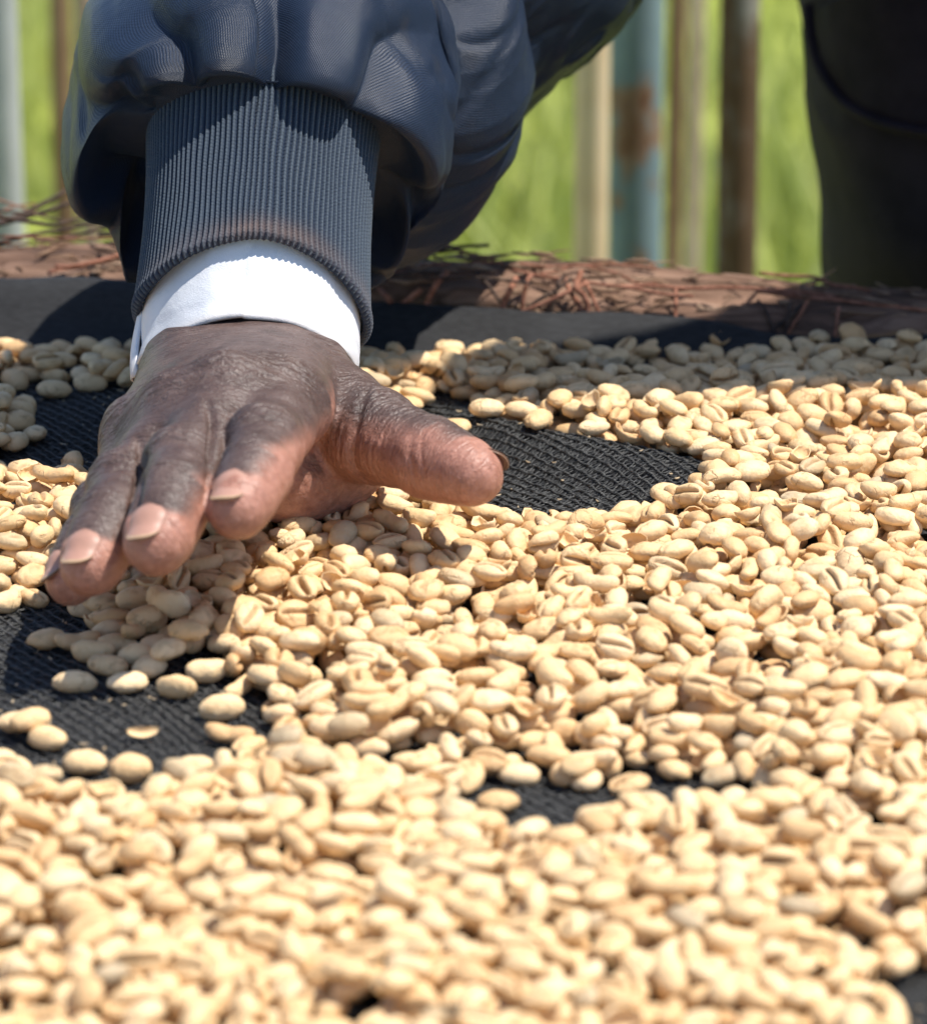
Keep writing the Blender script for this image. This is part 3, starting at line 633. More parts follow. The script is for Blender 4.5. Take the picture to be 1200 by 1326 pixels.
# wire ties over the front of the beam, and slack strands along its top
def wire(pts, r, mat, name, drop=False):
    pts = np.array(pts, float); pts[:, 2] -= beam_drop(pts[:, 0])*drop; tpart(name, *tube(catmull(pts, 10*len(pts)), r, 8), mat)
def bp(px, py, dy): return at_y(px, py, beam_y((px-600)/3.55)+(-5.0 if dy < -9 else 4.0))
for pts in ([(578, 352, 0), (566, 366, -13), (556, 384, -15), (552, 398, -15), (560, 402, -15), (572, 404, -13), (566, 418, -14)],
            [(668, 360, 0), (661, 374, -12), (652, 392, -15), (650, 406, -15), (662, 411, -14), (672, 414, -14), (669, 424, -14)],
            [(752, 352, 6), (746, 372, -12), (755, 382, -14), (760, 395, -15), (759, 408, -14), (757, 424, -14)],
            [(490, 372, 0), (500, 384, -14), (512, 396, -15), (528, 388, -15), (545, 374, -12)]):
    wire([bp(*p) for p in pts], 1.15, M['rust'], 'wire_tie')
wire([bp(*p) for p in [(560, 412, -13), (640, 410, -14), (690, 398, -15), (735, 378, -13), (760, 366, -6)]], 0.8, M['rust'], 'wire_strand')
wr = np.random.default_rng(11)
for k in range(22):                                                        # slack strands lying along the beam top
    x0 = wr.uniform(-175, 150); L = wr.uniform(30, 120); n = 7; t = np.linspace(0, 1, n); y0 = wr.uniform(0, 44); x = x0+L*t
    y = beam_y(x)+y0+8*np.sin(t*wr.uniform(2, 7)+wr.uniform(0, 6)); z = BH+0.8+np.abs(wr.normal(0, 1.0, n))+wr.uniform(0, 1.5)
    wire(np.stack([x, y, z], 1), wr.uniform(.45, .9), M['rust'] if k % 3 else M['darkwire'], 'wire_strand', True)
for k in range(12):                                                        # short bits crossing the front face
    x0 = wr.uniform(-40, 165); n = 5; t = np.linspace(0, 1, n); x = x0+wr.uniform(-25, 25)*t
    y = beam_y(x)-5+10*(1-t)**3; z = BH+2.5-wr.uniform(14, 24)*t**1.3+wr.normal(0, 1, n)
    wire(np.stack([x, y, z], 1), wr.uniform(.6, 1.0), M['darkwire'] if k % 2 else M['rust'], 'wire_strand', True)
# loose bark chips and straw caught on the beam (too many to tell apart)
parts = []
for k in range(300):
    x = wr.uniform(-240, 240); L = wr.uniform(4, 22); a_ = wr.normal(0, .45); yb = wr.uniform(1, 50); n = 4; t = np.linspace(-.5, .5, n)
    z = BH+wr.uniform(-1.5, 2.5)+3.5*np.sin(np.pi*np.clip((yb)/52, 0, 1))-2.5-float(beam_drop(x))
    P = np.stack([x+L*t*math.cos(a_), float(beam_y(x))+yb+L*t*math.sin(a_), z+wr.normal(0, .5, n)+L*t*wr.normal(0, .12)], 1)
    if k % 4 == 0: P[:, 1] = float(beam_y(x))-wr.uniform(-1, 2); P[:, 2] = BH-wr.uniform(2, 16)-float(beam_drop(x))+L*t*wr.normal(0, .3)
    parts.append(tube(P, np.array([.5, 1, .9, .4])*wr.uniform(.35, 1.15), 5))
V, F = join(parts); chipm = mat_wood('bark_straw', [(0.35, (0.09, 0.048, 0.03)), (0.5, (0.20, 0.12, 0.076)), (0.65, (0.36, 0.25, 0.17))], (60, 60, 60)); o = tpart('bark_chips', V, F, chipm); o['kind'] = 'stuff'
# bundle of dry reddish twigs on the beam
twigs = bpy.data.objects.new('twig_bundle', None); COL.objects.link(twigs); twigs.location = (0, 0, 0)
tag(twigs, 'loose bundle of thin reddish dry twigs lying on the far beam beside the sleeve', 'twigs')
for k in range(15):
    n = 6; L = wr.uniform(35, 110); t = np.linspace(-.5, .5, n); cx = wr.uniform(-215, -100); yb = wr.uniform(20, 90); a_ = wr.normal(0, .6)
    P = np.stack([cx+L*t*math.cos(a_), beam_y(cx)+yb+L*t*math.sin(a_)+wr.normal(0, 2, n), BH+1+wr.uniform(0, 8)+L*t*wr.normal(0, .12)+wr.normal(0, 1.2, n)], 1)
    Vt, Ft = tube(catmull(P, 24), np.linspace(1.1, .5, 24)*wr.uniform(.6, 1.4), 6); link('twig', mesh_np('twig', Wa(Vt), Ft), M['rust'] if k % 2 else M['darkwire'], twigs)

# ---------------------------------------------------------------- the person: hand and forearm as one skin surface
AD = at_depth
def cdir(x, y, z): return unit(RIGHT*x+UP*y+BACK*z)             # right, up in the picture, towards the viewer
WR = AD(322, 472, 1387)
ARM = unit(cdir(0.035, 0.89, -0.45)); ARM_N = unit(BACK - (BACK@ARM)*ARM); ARM_S = np.cross(ARM, ARM_N)   # dorsal normal, side
if ARM_S[0] < 0: ARM_S = -ARM_S
J = {  # joint centres (picture px, px, view depth mm), radius
 'index':  [((375, 528, 1310), 12.8), ((344, 580, 1269), 11.4), ((331, 612, 1244), 10.3), ((309, 654, 1231), 9.3)],
 'middle': [((304, 522, 1300), 12.8), ((240, 610, 1262), 12.0), ((228, 642, 1237), 11.0), ((205, 698, 1224), 9.7)],
 'ring':   [((236, 545, 1303), 12.2), ((166, 640, 1272), 11.5), ((146, 674, 1248), 10.5), ((119, 728, 1236), 9.1)],
 'little': [((186, 578, 1316), 12.2), ((137, 668, 1291), 9.8), ((116, 702, 1273), 8.8), ((94, 746, 1263), 8.0)],
 'thumb':  [((400, 510, 1368), 17.0), ((484, 565, 1336), 15.2), ((556, 592, 1312), 12.4), ((606, 613, 1300), 10.0)]}
JP = {k: ([AD(*p) for p, r in v], [r for p, r in v]) for k, v in J.items()}
HAND_DORSAL = cdir(-0.38, 0.90, 0.15)
NAIL_REF = {'index': cdir(-.33, .42, .85), 'middle': cdir(-.40, .36, .85), 'ring': cdir(-.38, .42, .83), 'little': cdir(-.75, .25, .6), 'thumb': cdir(.42, .70, -.50)}
VOX = 0.9
def cone(P, a, b, ra, rb):
    ab = b-a; t = np.clip(((P-a)@ab)/(ab@ab), 0, 1); return np.linalg.norm(P-a-t[..., None]*ab, axis=-1)-(ra+(rb-ra)*t)
def smin(a, b, k):
    h = np.maximum(k-np.abs(a-b), 0)/k; return np.minimum(a, b)-h*h*k*0.25
def hand_sdf(P):
    palm = None
    def add(cur, d, k): return d if cur is None else smin(cur, d, k)
    for s in (-1, 1):                                             # forearm and wrist: flattened, two rods
        palm = add(palm, cone(P, WR-ARM*2+ARM_S*s*12, WR+ARM*130+ARM_S*s*9, 20.0, 25.0), 9)
    tgt = {'index': 11.8, 'middle': 12.6, 'ring': 12.4, 'little': 11.6}
    base = {'index': 12, 'middle': 4, 'ring': -5, 'little': -13}
    for f, r in tgt.items():
        palm = add(palm, cone(P, WR+ARM_S*base[f]-ARM*4, JP[f][0][0], 19.0, r), 9)
    for f in ('index', 'middle', 'ring', 'little'):               # extensor tendons and knuckle heads on the back of the hand
        m0 = JP[f][0][0]; palm = add(palm, cone(P, WR+ARM_S*base[f]*.6+ARM_N*15-ARM*6, m0+HAND_DORSAL*10.0, 4.0, 3.4), 5)
        palm = add(palm, np.linalg.norm(P-(m0+HAND_DORSAL*5.0), axis=-1)-9.6, 5)
    for f, g_, r_ in (('index', 'middle', 10.6), ('middle', 'ring', 10.6), ('ring', 'little', 9.8)):   # webbing: the back of the hand stays one broad dome past the knuckles
        a0 = (JP[f][0][0]+JP[g_][0][0])/2; b0 = (JP[f][0][1]+JP[g_][0][1])/2; palm = add(palm, cone(P, a0+HAND_DORSAL*3.0, a0+(b0-a0)*.42+HAND_DORSAL*1.0, r_, r_*.86), 6)
    # padding of the palm: ball of the thumb, heel, and distal pad
    palm = add(palm, cone(P, AD(428, 585, 1362), AD(385, 618, 1346), 16, 12.5), 8)
    palm = add(palm, cone(P, AD(428, 614, 1356), AD(300, 612, 1332), 12.5, 14), 8)
    palm = add(palm, cone(P, AD(250, 560, 1372), AD(225, 610, 1330), 18, 13), 10)
    out = palm
    for f in ('index', 'middle', 'ring', 'little', 'thumb'):
        pts, rad = JP[f]; d = None
        for i in range(3):
            mid = (pts[i]+pts[i+1])/2; rm = (rad[i]+rad[i+1])/2*(0.90 if i < 2 else 0.97); d = add(d, cone(P, pts[i], mid, rad[i]*.97, rm), 3.0); d = add(d, cone(P, mid, pts[i+1], rm, rad[i+1]*.97), 3.0)
        ax = unit(pts[3]-pts[2]); d = add(d, cone(P, pts[3], pts[3]+ax*2.5, rad[3]-.2, rad[3]-1.6), 3)
        if f == 'thumb': d = add(d, cone(P, AD(458, 530, 1362), AD(474, 580, 1354), 10, 12), 6)
        if f != 'thumb':                                          # bony knuckle on the back of the middle joint
            d = add(d, np.linalg.norm(P-(pts[1]+HAND_DORSAL*3.2), axis=-1)-(rad[1]-1.8), 5)
        full = smin(d, palm, 5.0 if f != 'thumb' else 6.0)
        out = smin(out, full, 1.2)
    # webs between finger roots
    return out
def surface_nets(lo, hi, vox):
    n = np.ceil((hi-lo)/vox).astype(int)+1
    ax = [lo[i]+vox*np.arange(n[i]) for i in range(3)]
    D = np.empty(n, np.float32)
    # coarse pass to skip empty space
    step = 8; cx = [a[::step] for a in ax]; CG = np.stack(np.meshgrid(*cx, indexing='ij'), -1); CD = hand_sdf(CG)
    half = step*vox
    for i in range(len(cx[0])):
        for j in range(len(cx[1])):
            for k in range(len(cx[2])):
                s = (slice(i*step, min((i+1)*step, n[0])), slice(j*step, min((j+1)*step, n[1])), slice(k*step, min((k+1)*step, n[2])))
                if abs(CD[i, j, k]) > half*1.9+3: D[s] = CD[i, j, k]; continue
                g = np.stack(np.meshgrid(ax[0][s[0]], ax[1][s[1]], ax[2][s[2]], indexing='ij'), -1); D[s] = hand_sdf(g)
    ins = D < 0
    c = sum(ins[a:n[0]-1+a, b:n[1]-1+b, d:n[2]-1+d].astype(np.int8) for a in (0, 1) for b in (0, 1) for d in (0, 1))
    cells = np.argwhere((c > 0) & (c < 8)); idx = -np.ones(np.array(n)-1, np.int64); idx[tuple(cells.T)] = np.arange(len(cells))
    acc = np.zeros((len(cells), 3)); cn = np.zeros(len(cells)); corners = [(a, b, d) for a in (0, 1) for b in (0, 1) for d in (0, 1)]
    for a in corners:
        for axis in range(3):
            if a[axis]: continue
            b = list(a); b[axis] = 1
            va = D[tuple((cells+a).T)].astype(float); vb = D[tuple((cells+b).T)].astype(float); m = (va < 0) != (vb < 0)
            t = np.where(m, va/np.where(m, va-vb, 1), 0); p = np.array(a, float)[None]+0*acc; p[:, axis] += t
            acc[m] += p[m]; cn[m] += 1
    V = lo+vox*(cells+acc/cn[:, None]); F = []
    for axis in range(3):
        u, v = [(1, 2), (2, 0), (0, 1)][axis]; sh = [0, 0, 0]; sh[axis] = 1
        A = ins[:n[0]-sh[0], :n[1]-sh[1], :n[2]-sh[2]]; B = ins[sh[0]:, sh[1]:, sh[2]:]
        e = np.argwhere(A != B); e = e[(e[:, u] > 0) & (e[:, v] > 0) & (e[:, u] < n[u]-1) & (e[:, v] < n[v]-1)]
        flip = A[tuple(e.T)]; q = []
        for du, dv in ((1, 1), (0, 1), (0, 0), (1, 0)):
            f = e.copy(); f[:, u] -= du; f[:, v] -= dv; q.append(idx[tuple(f.T)])
        q = np.stack(q, 1); q[~flip] = q[~flip][:, ::-1]; F.append(q)
    return V, np.vstack(F)
allp = np.array([p for v in JP.values() for p in v[0]]+[WR+ARM*130, WR])
HV, HF = surface_nets(allp.min(0)-32, allp.max(0)+32, VOX)
# normals from the field, then a few relaxation steps through the field itself
def grad(P, e=0.5):
    g = np.stack([hand_sdf(P+np.eye(3)[i]*e)-hand_sdf(P-np.eye(3)[i]*e) for i in range(3)], -1); return g/(np.linalg.norm(g, axis=1)[:, None]+1e-9)
HN = grad(HV); HV = HV-HN*hand_sdf(HV)[:, None]
pink = np.zeros(len(HV)); along = np.zeros(len(HV)); knuck = np.zeros(len(HV)); bestd = np.full(len(HV), 1e9)
for f, (pts, rad) in JP.items():
    base = 0.0
    for i in range(3):
        a, b = pts[i], pts[i+1]; ab = b-a; L = np.linalg.norm(ab); t = ((HV-a)@ab)/(ab@ab); tc = np.clip(t, 0, 1 if i < 2 else 2)
        q = a+tc[:, None]*ab; r = rad[i]+(rad[i+1]-rad[i])*np.clip(t, 0, 1); d = np.linalg.norm(HV-q, axis=1)-r; m = d < bestd
        if i == 0 and f != 'thumb': m &= (t > 0.05)
        bestd[m] = d[m]
        dors = NAIL_REF[f] if i == 2 else (unit(HAND_DORSAL+0.5*NAIL_REF[f]) if i == 1 else HAND_DORSAL)
        if f == 'thumb': dors = cdir(.25, .9, -.35) if i < 2 else cdir(.40, .80, -.45)
        ax = ab/L; dors = unit(dors-(dors@ax)*ax); rad_dir = HV-q; rad_dir /= np.linalg.norm(rad_dir, axis=1)[:, None]+1e-9
        c = rad_dir@dors; distal = (i+np.clip(t, 0, 1.3))/3.0
        thr = -0.5+0.85*smooth01(distal, 0.35, 0.85)             # pink climbs round the finger towards its tip
        if i == 2: thr = thr+1.3*smooth01(t, 0.72, 1.12)
        if f == 'index': side = rad_dir@cdir(.9, .1, .3); thr = thr+0.55*np.clip(side, 0, 1)*smooth01(distal, .08, .4)
        if f == 'thumb': thr = -0.25+0.65*smooth01(distal, 0.2, 0.8)+(1.5*smooth01(t, 0.75, 1.1) if i == 2 else 0)
        pk = 0.5+(thr-c)*1.05
        pink[m] = np.clip(pk, 0, 1)[m]; along[m] = (base+tc*L)[m]; 
        kk = np.zeros(len(HV))
        for (jj, w) in ((1, 8.0), (2, 5.0), (0, 11.0)):
            kk = np.maximum(kk, np.exp(-(((HV-pts[jj])@ax)/w)**2)*smooth01(c, -0.2, .5))
        knuck[m] = kk[m]; base += L
palm_dir = -HAND_DORSAL
far = bestd > 3.5
cpalm = HN@cdir(.45, -.85, .1); pk = np.clip(0.5+(cpalm-0.25)*1.5, 0, 1); pink = np.where(far, pk, pink)
wd_ = np.linalg.norm(HV-WR, axis=1); pink *= smooth01((HV-WR)@-ARM, -6, 14)*1.0+0.0
along = np.linalg.norm(HV-WR, axis=1); knuck = np.zeros(len(HV)); cd_ = smooth01(HN@HAND_DORSAL, -0.1, 0.5)
for f, (pts, rad) in JP.items():
    for jj, w in ((0, 13.0), (1, 11.0), (2, 7.0)):
        q = pts[jj]+(HAND_DORSAL*rad[jj] if f != 'thumb' else cdir(.2, .9, -.2)*rad[jj]); knuck = np.maximum(knuck, np.exp(-((HV-q)**2).sum(1)/w**2))
thc = cone(HV, AD(470, 545, 1340), AD(520, 560, 1325), 9, 9); knuck = np.maximum(knuck*cd_, 0.8*np.exp(-(thc/9)**2))
knuck = np.maximum(knuck, 0.15*(1-smooth01((HV-WR)@ARM, -5, 20)))
# fine folds as real relief: knuckle wrinkles and tendon ridges
wr_ = np.sin(along*1.9+3.0*vnoise(HV, 3, 0.09))*knuck
HV = HV+HN*(0.26*wr_+0.28*vnoise(HV, 9, 0.17)+0.16*vnoise(HV, 10, 0.42))[:, None]
def nail_geo(f, wid, length, lift=0.13, back=0.42):
    pts, rad = JP[f]; ax = unit(pts[3]-pts[2]); nr = NAIL_REF[f]; nr = unit(nr-(nr@ax)*ax); sd = np.cross(ax, nr)
    rr = rad[3]+0.15; nu, nv = 15, 15; u = np.linspace(0, 1, nu); v = np.linspace(-1, 1, nv); uu, vv = np.meshgrid(u, v, indexing='ij')
    half = wid/2/rr; wtap = np.sqrt(np.clip(1-np.clip((0.30-uu)/0.30, 0, 1)**2, 0.02, 1))*(1-0.06*uu)
    a = vv*half*wtap; ll = length*(uu-back)+1.0*(1-vv**2)*uu-3.8*(np.abs(vv)**3)*uu**2
    tip = pts[3]+ax*1.5
    def surf(h):
        # follow the fingertip surface: march from outside along the local radial direction
        dirs = np.cos(a)[..., None]*nr+np.sin(a)[..., None]*sd; o = tip+ll[..., None]*ax; P = o+dirs*(rr+4)
        for _ in range(14): P = P-dirs*np.clip(hand_sdf(P), -1, 2)[..., None]*0.9
        rP = ((P-o)*dirs).sum(-1); flat = np.maximum(rP, rr*0.93-0.25*(1-uu)); lift_u = h+0.25*uu-0.45*np.clip(0.2-uu, 0, 1)*3*0.3-0.5*np.abs(vv)**3
        return (o+dirs*(flat+lift_u)[..., None]).reshape(-1, 3)
    T, B = surf(lift), surf(lift-0.65); F = grid_faces(nu, nv, False); n = nu*nv
    rim = np.concatenate([np.arange(nv), np.arange(1, nu)*nv+nv-1, np.arange(nv-2, -1, -1)+(nu-1)*nv, np.arange(nu-2, 0, -1)*nv]); r2 = np.roll(rim, -1)
    Q = np.vstack([F, F[:, ::-1]+n, np.stack([rim, r2, r2+n, rim+n], -1)]); V = np.vstack([T, B]); return V, Q, np.tile(uu.ravel(), 2), T.reshape(nu, nv, 3)
NAILS = {f: nail_geo(f, w, l, *r) for f, w, l, *r in (('index', 12.6, 13.2), ('middle', 13.0, 13.2), ('ring', 12.4, 12.6), ('little', 10.2, 10.8), ('thumb', 14.0, 13.0, 0.15, 0.55))}
# skin folds laid along lines on the surface
FOLDS = [([(482, 492), (466, 530), (455, 580), (458, 605), (473, 621), (494, 629)], 5.0, 1.7), 
         ([(305, 486), (330, 474), (358, 475), (378, 490)], 3.0, .5), ([(300, 500), (332, 487), (366, 492)], 3.0, .5), ([(312, 550), (340, 541), (364, 549)], 3.0, .55), ([(310, 562), (338, 554), (366, 562)], 3.0, .5),
         ([(203, 578), (226, 569), (252, 580)], 3.0, .55), ([(200, 593), (224, 584), (252, 594)], 3.0, .5), ([(206, 608), (228, 600), (250, 608)], 2.5, .4), ([(138, 615), (158, 607), (178, 617)], 3.0, .5), ([(132, 628), (154, 620), (174, 630)], 3.0, .5),
         ([(268, 520), (276, 555), (274, 600), (268, 650)], 5.0, 3.0), ([(178, 568), (184, 590), (178, 630), (168, 690)], 5.0, 2.6), ([(535, 560), (530, 590), (538, 625)], 3.5, .5), ([(548, 562), (545, 590), (552, 630)], 3.0, .4), ([(200, 470), (260, 440), (330, 432), (400, 445)], 2.5, .35), ([(205, 484), (262, 455), (330, 446), (395, 458)], 2.5, .3)]
for f_, (_, _, _, T_) in NAILS.items():                          # the groove round each nail
    rim_ = np.vstack([T_[::-1, 0][2:], T_[0], T_[:, -1][:-2]]); FOLDS.append(([project(p)[:2] for p in rim_[::3]], 4.5, 0.55))
hx = HV-CAM; hdp = -(hx@BACK); hpx = 600+FPX*(hx@RIGHT)/hdp; hpy = 663-FPX*(hx@UP)/hdp; facing = smooth01(-(HN*hx).sum(1)/np.linalg.norm(hx, axis=1), 0.05, 0.35)
fold_amt = np.zeros(len(HV))
for pl, wpx, dep in FOLDS:
    Q = catmull(np.array([list(p)+[0] for p in pl]), 14*len(pl))[:, :2]; dm = np.full(len(HV), 1e9); tt = np.zeros(len(HV))
    box = (hpx > Q[:, 0].min()-14) & (hpx < Q[:, 0].max()+14) & (hpy > Q[:, 1].min()-14) & (hpy < Q[:, 1].max()+14); ib = np.flatnonzero(box)
    d = np.hypot(hpx[ib, None]-Q[None, :, 0], hpy[ib, None]-Q[None, :, 1]); k = d.argmin(1); dm[ib] = d.min(1); tt[ib] = k/(len(Q)-1)
    fold_amt = np.maximum(fold_amt, dep*np.exp(-(dm/wpx)**2)*facing*np.sqrt(np.clip(np.sin(np.pi*np.clip(tt, .02, .98)), 0, 1)))
HV = HV-HN*fold_amt[:, None]
nh = len(HV)
# the other hand: the same skin mesh, mirrored, further along the table
LW = np.array([268., 118., WR[2]+2.0]); HV2 = HV.copy(); HV2[:, 0] = -(HV2[:, 0]-WR[0])+LW[0]; HV2[:, 1] += LW[1]-WR[1]; HV2[:, 2] += 2.0
HVa = np.vstack([HV, HV2]); HFa = np.vstack([HF, HF[:, ::-1]+nh]); pink = np.tile(pink, 2); along = np.tile(along, 2); knuck = np.tile(knuck, 2)
SH = np.array([235., 415., 480.]); A9 = AD(700, -230, 1640)
ARM2 = ARM*np.array([-1, 1, 1]); E1 = WR+ARM*150; E2 = LW+ARM2*150
spine = catmull([E1, AD(430, 95, 1515), AD(590, -80, 1580), A9, A9*.5+SH*.5, SH, np.array([380., 460., 500.]), np.array([515., 390., 585.]), np.array([500., 222., 648.]), np.array([400., 128., 640.]), np.array([300., 112., 590.]), np.array([268., 114., 490.]), np.array([264., 124., 360.]), np.array([268., 136., 260.]), E2], 110)
TV, TF = tube(spine, 30.0, 20, True); n0 = len(HVa); ia = int(((HV-E1)**2).sum(1).argmin()); ib = nh+int(((HV2-E2)**2).sum(1).argmin())
TF = TF+n0; TF = np.where(TF == n0+len(TV)-2, ia, TF); TF = np.where(TF == n0+len(TV)-1, ib, TF)         # arms close onto the two forearms
HFt = np.vstack([HFa[:, [0, 1, 2]], HFa[:, [0, 2, 3]], TF]); HVa = np.vstack([HVa, TV[:-2]]); z_ = np.zeros(len(TV)-2)
me = mesh_np('person', Wa(HVa), HFt); attr(me, 'pink', np.append(pink, z_)); attr(me, 'along', np.append(along, z_)); attr(me, 'knuckle', np.append(knuck, z_))
person = link('person', me, M['skin'])
tag(person, 'person in navy jacket and dark trousers reaching down to spread the coffee beans by hand', 'person')
# ---- finger nails
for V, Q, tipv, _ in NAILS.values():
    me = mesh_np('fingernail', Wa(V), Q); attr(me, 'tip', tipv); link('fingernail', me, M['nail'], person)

# ---- sleeves: rings lofted round the arm
def ring_loft(C, N, B, R, mod=None):
    th = np.linspace(0, 2*np.pi, R.shape[1], endpoint=False)
    return C[:, None]+R[..., None]*(np.cos(th)[None, :, None]*N[:, None]+np.sin(th)[None, :, None]*B[:, None])
def cloth(name, P, mat, parent, weave=None, extra=None, thick=0.0, wrap=True):
    nu, nv = P.shape[:2]; V = P.reshape(-1, 3); F = grid_faces(nu, nv, wrap); me = mesh_np(name, Wa(V), F)
    if weave is not None: attr3(me, 'weave', weave.reshape(-1, 3))
    for k, a in (extra or {}).items(): attr(me, k, a.ravel())
    o = link(name, me, mat, parent)
    if thick:
        md = o.modifiers.new('cloth_thickness', 'SOLIDIFY'); md.thickness = thick/1000; md.offset = -1
    return o
jacket = bpy.data.objects.new('jacket', None); COL.objects.link(jacket); jacket.parent = person
# shirt cuff: L is the distance up the arm from the wrist joint
nv = 220; th = np.linspace(0, 2*np.pi, nv, endpoint=False); nu = 40
L = np.linspace(0, 1, nu)[:, None]; rim0 = (-1.0-3.0*(1-np.cos(th))/2-3.0*np.exp(-((th-2*np.pi*0.75)/0.5)**2)+0.9*np.sin(3*th+1))[None]
Lm = rim0+(52-rim0)*L
hw, hd = 34.8, 31.0; R = 1/np.sqrt((np.cos(th)/hd)**2+(np.sin(th)/hw)**2)[None]*(1.0+0.03*L)+0*L
PP = np.stack([np.broadcast_to(th[None], R.shape)*10, Lm*0.08, 0*R], -1).reshape(-1, 3)
R = R+0.8*vnoise(PP, 21, 0.55).reshape(R.shape)+0.5*vnoise(PP*np.array([.4, 3, 1]), 23, 0.9).reshape(R.shape)-0.45*np.exp(-((L-0.14)/0.012)**2)+0.4*np.exp(-(L/0.07)**2)
P = WR+Lm[..., None]*ARM+R[..., None]*(np.cos(th)[None, :, None]*ARM_N+np.sin(th)[None, :, None]*ARM_S)
worn = np.exp(-(L/0.05)**2)*np.ones_like(R)*0.5
shirt = cloth('shirt_cuff', P, M['shirt'], person, None, {'worn': worn}, 1.3)
# the frayed vent on the little-finger side
va = 2*np.pi*0.765; u_ = np.linspace(0, 1, 16); w_ = np.linspace(-1, 1, 9); uu, ww = np.meshgrid(u_, w_, indexing='ij')
Lv = -9.0+uu*34; av = va+ww*0.10-0.05*np.sin(uu*3); rv = np.interp(av % (2*np.pi), th, R[5])+1.5+1.3*np.cos(ww*2.2)+0.8*np.sin(uu*5)
P = WR+Lv[..., None]*ARM+rv[..., None]*(np.cos(av)[..., None]*ARM_N+np.sin(av)[..., None]*ARM_S)
cloth('vent_placket', P, M['shirt'], shirt, None, {'worn': 0.55*np.exp(-(uu/0.15)**2)+0.15*(np.abs(ww) > .8)}, 0.9, False)
# ribbed cuff
nrib = 116; nv = nrib*10; th = np.linspace(0, 2*np.pi, nv, endpoint=False); nu = 64; L = np.linspace(0, 1, nu)[:, None]
rimL = (25-11*(1-np.cos(2*th))/2*0.9+1.2*np.sin(2*th+.6))[None]; Lm = rimL+(92-rimL)*L
hw, hd = 37.6, 36.0; R = 1/np.sqrt((np.cos(th)/hd)**2+(np.sin(th)/hw)**2)[None]*(1.0-0.05*np.sin(np.pi*L)+0.02*L)
wig = 0.7*np.sin(L*5+th*2.0)+0.35*np.sin(L*13+th*9)+0.9*np.sin(th*7+1.3)+0.5*np.sin(th*17)
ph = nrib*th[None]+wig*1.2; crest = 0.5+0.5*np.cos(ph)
roll = np.exp(-(L/0.045)**2)
R = R+1.05*crest**0.8+0.9*roll+0.7*vnoise(np.stack([np.broadcast_to(th[None], R.shape)*9, Lm*0.05, 0*R], -1).reshape(-1, 3), 31, 0.5).reshape(R.shape)
R[0] -= 2.2; R[1] -= 0.6
P = WR+Lm[..., None]*ARM+R[..., None]*(np.cos(th)[None, :, None]*ARM_N+np.sin(th)[None, :, None]*ARM_S)
weave = np.stack([np.broadcast_to(th[None]*39, R.shape), Lm, 0*R], -1)
worn = np.exp(-((L-0.06)/0.07)**2)*0.6*(0.35+0.65*np.exp(-((((th+np.pi) % (2*np.pi))-np.pi-0.15)/0.55)**2))[None]
cloth('ribbed_cuff', P, M['rib'], jacket, weave, {'crest': crest, 'worn': worn}, 1.6)

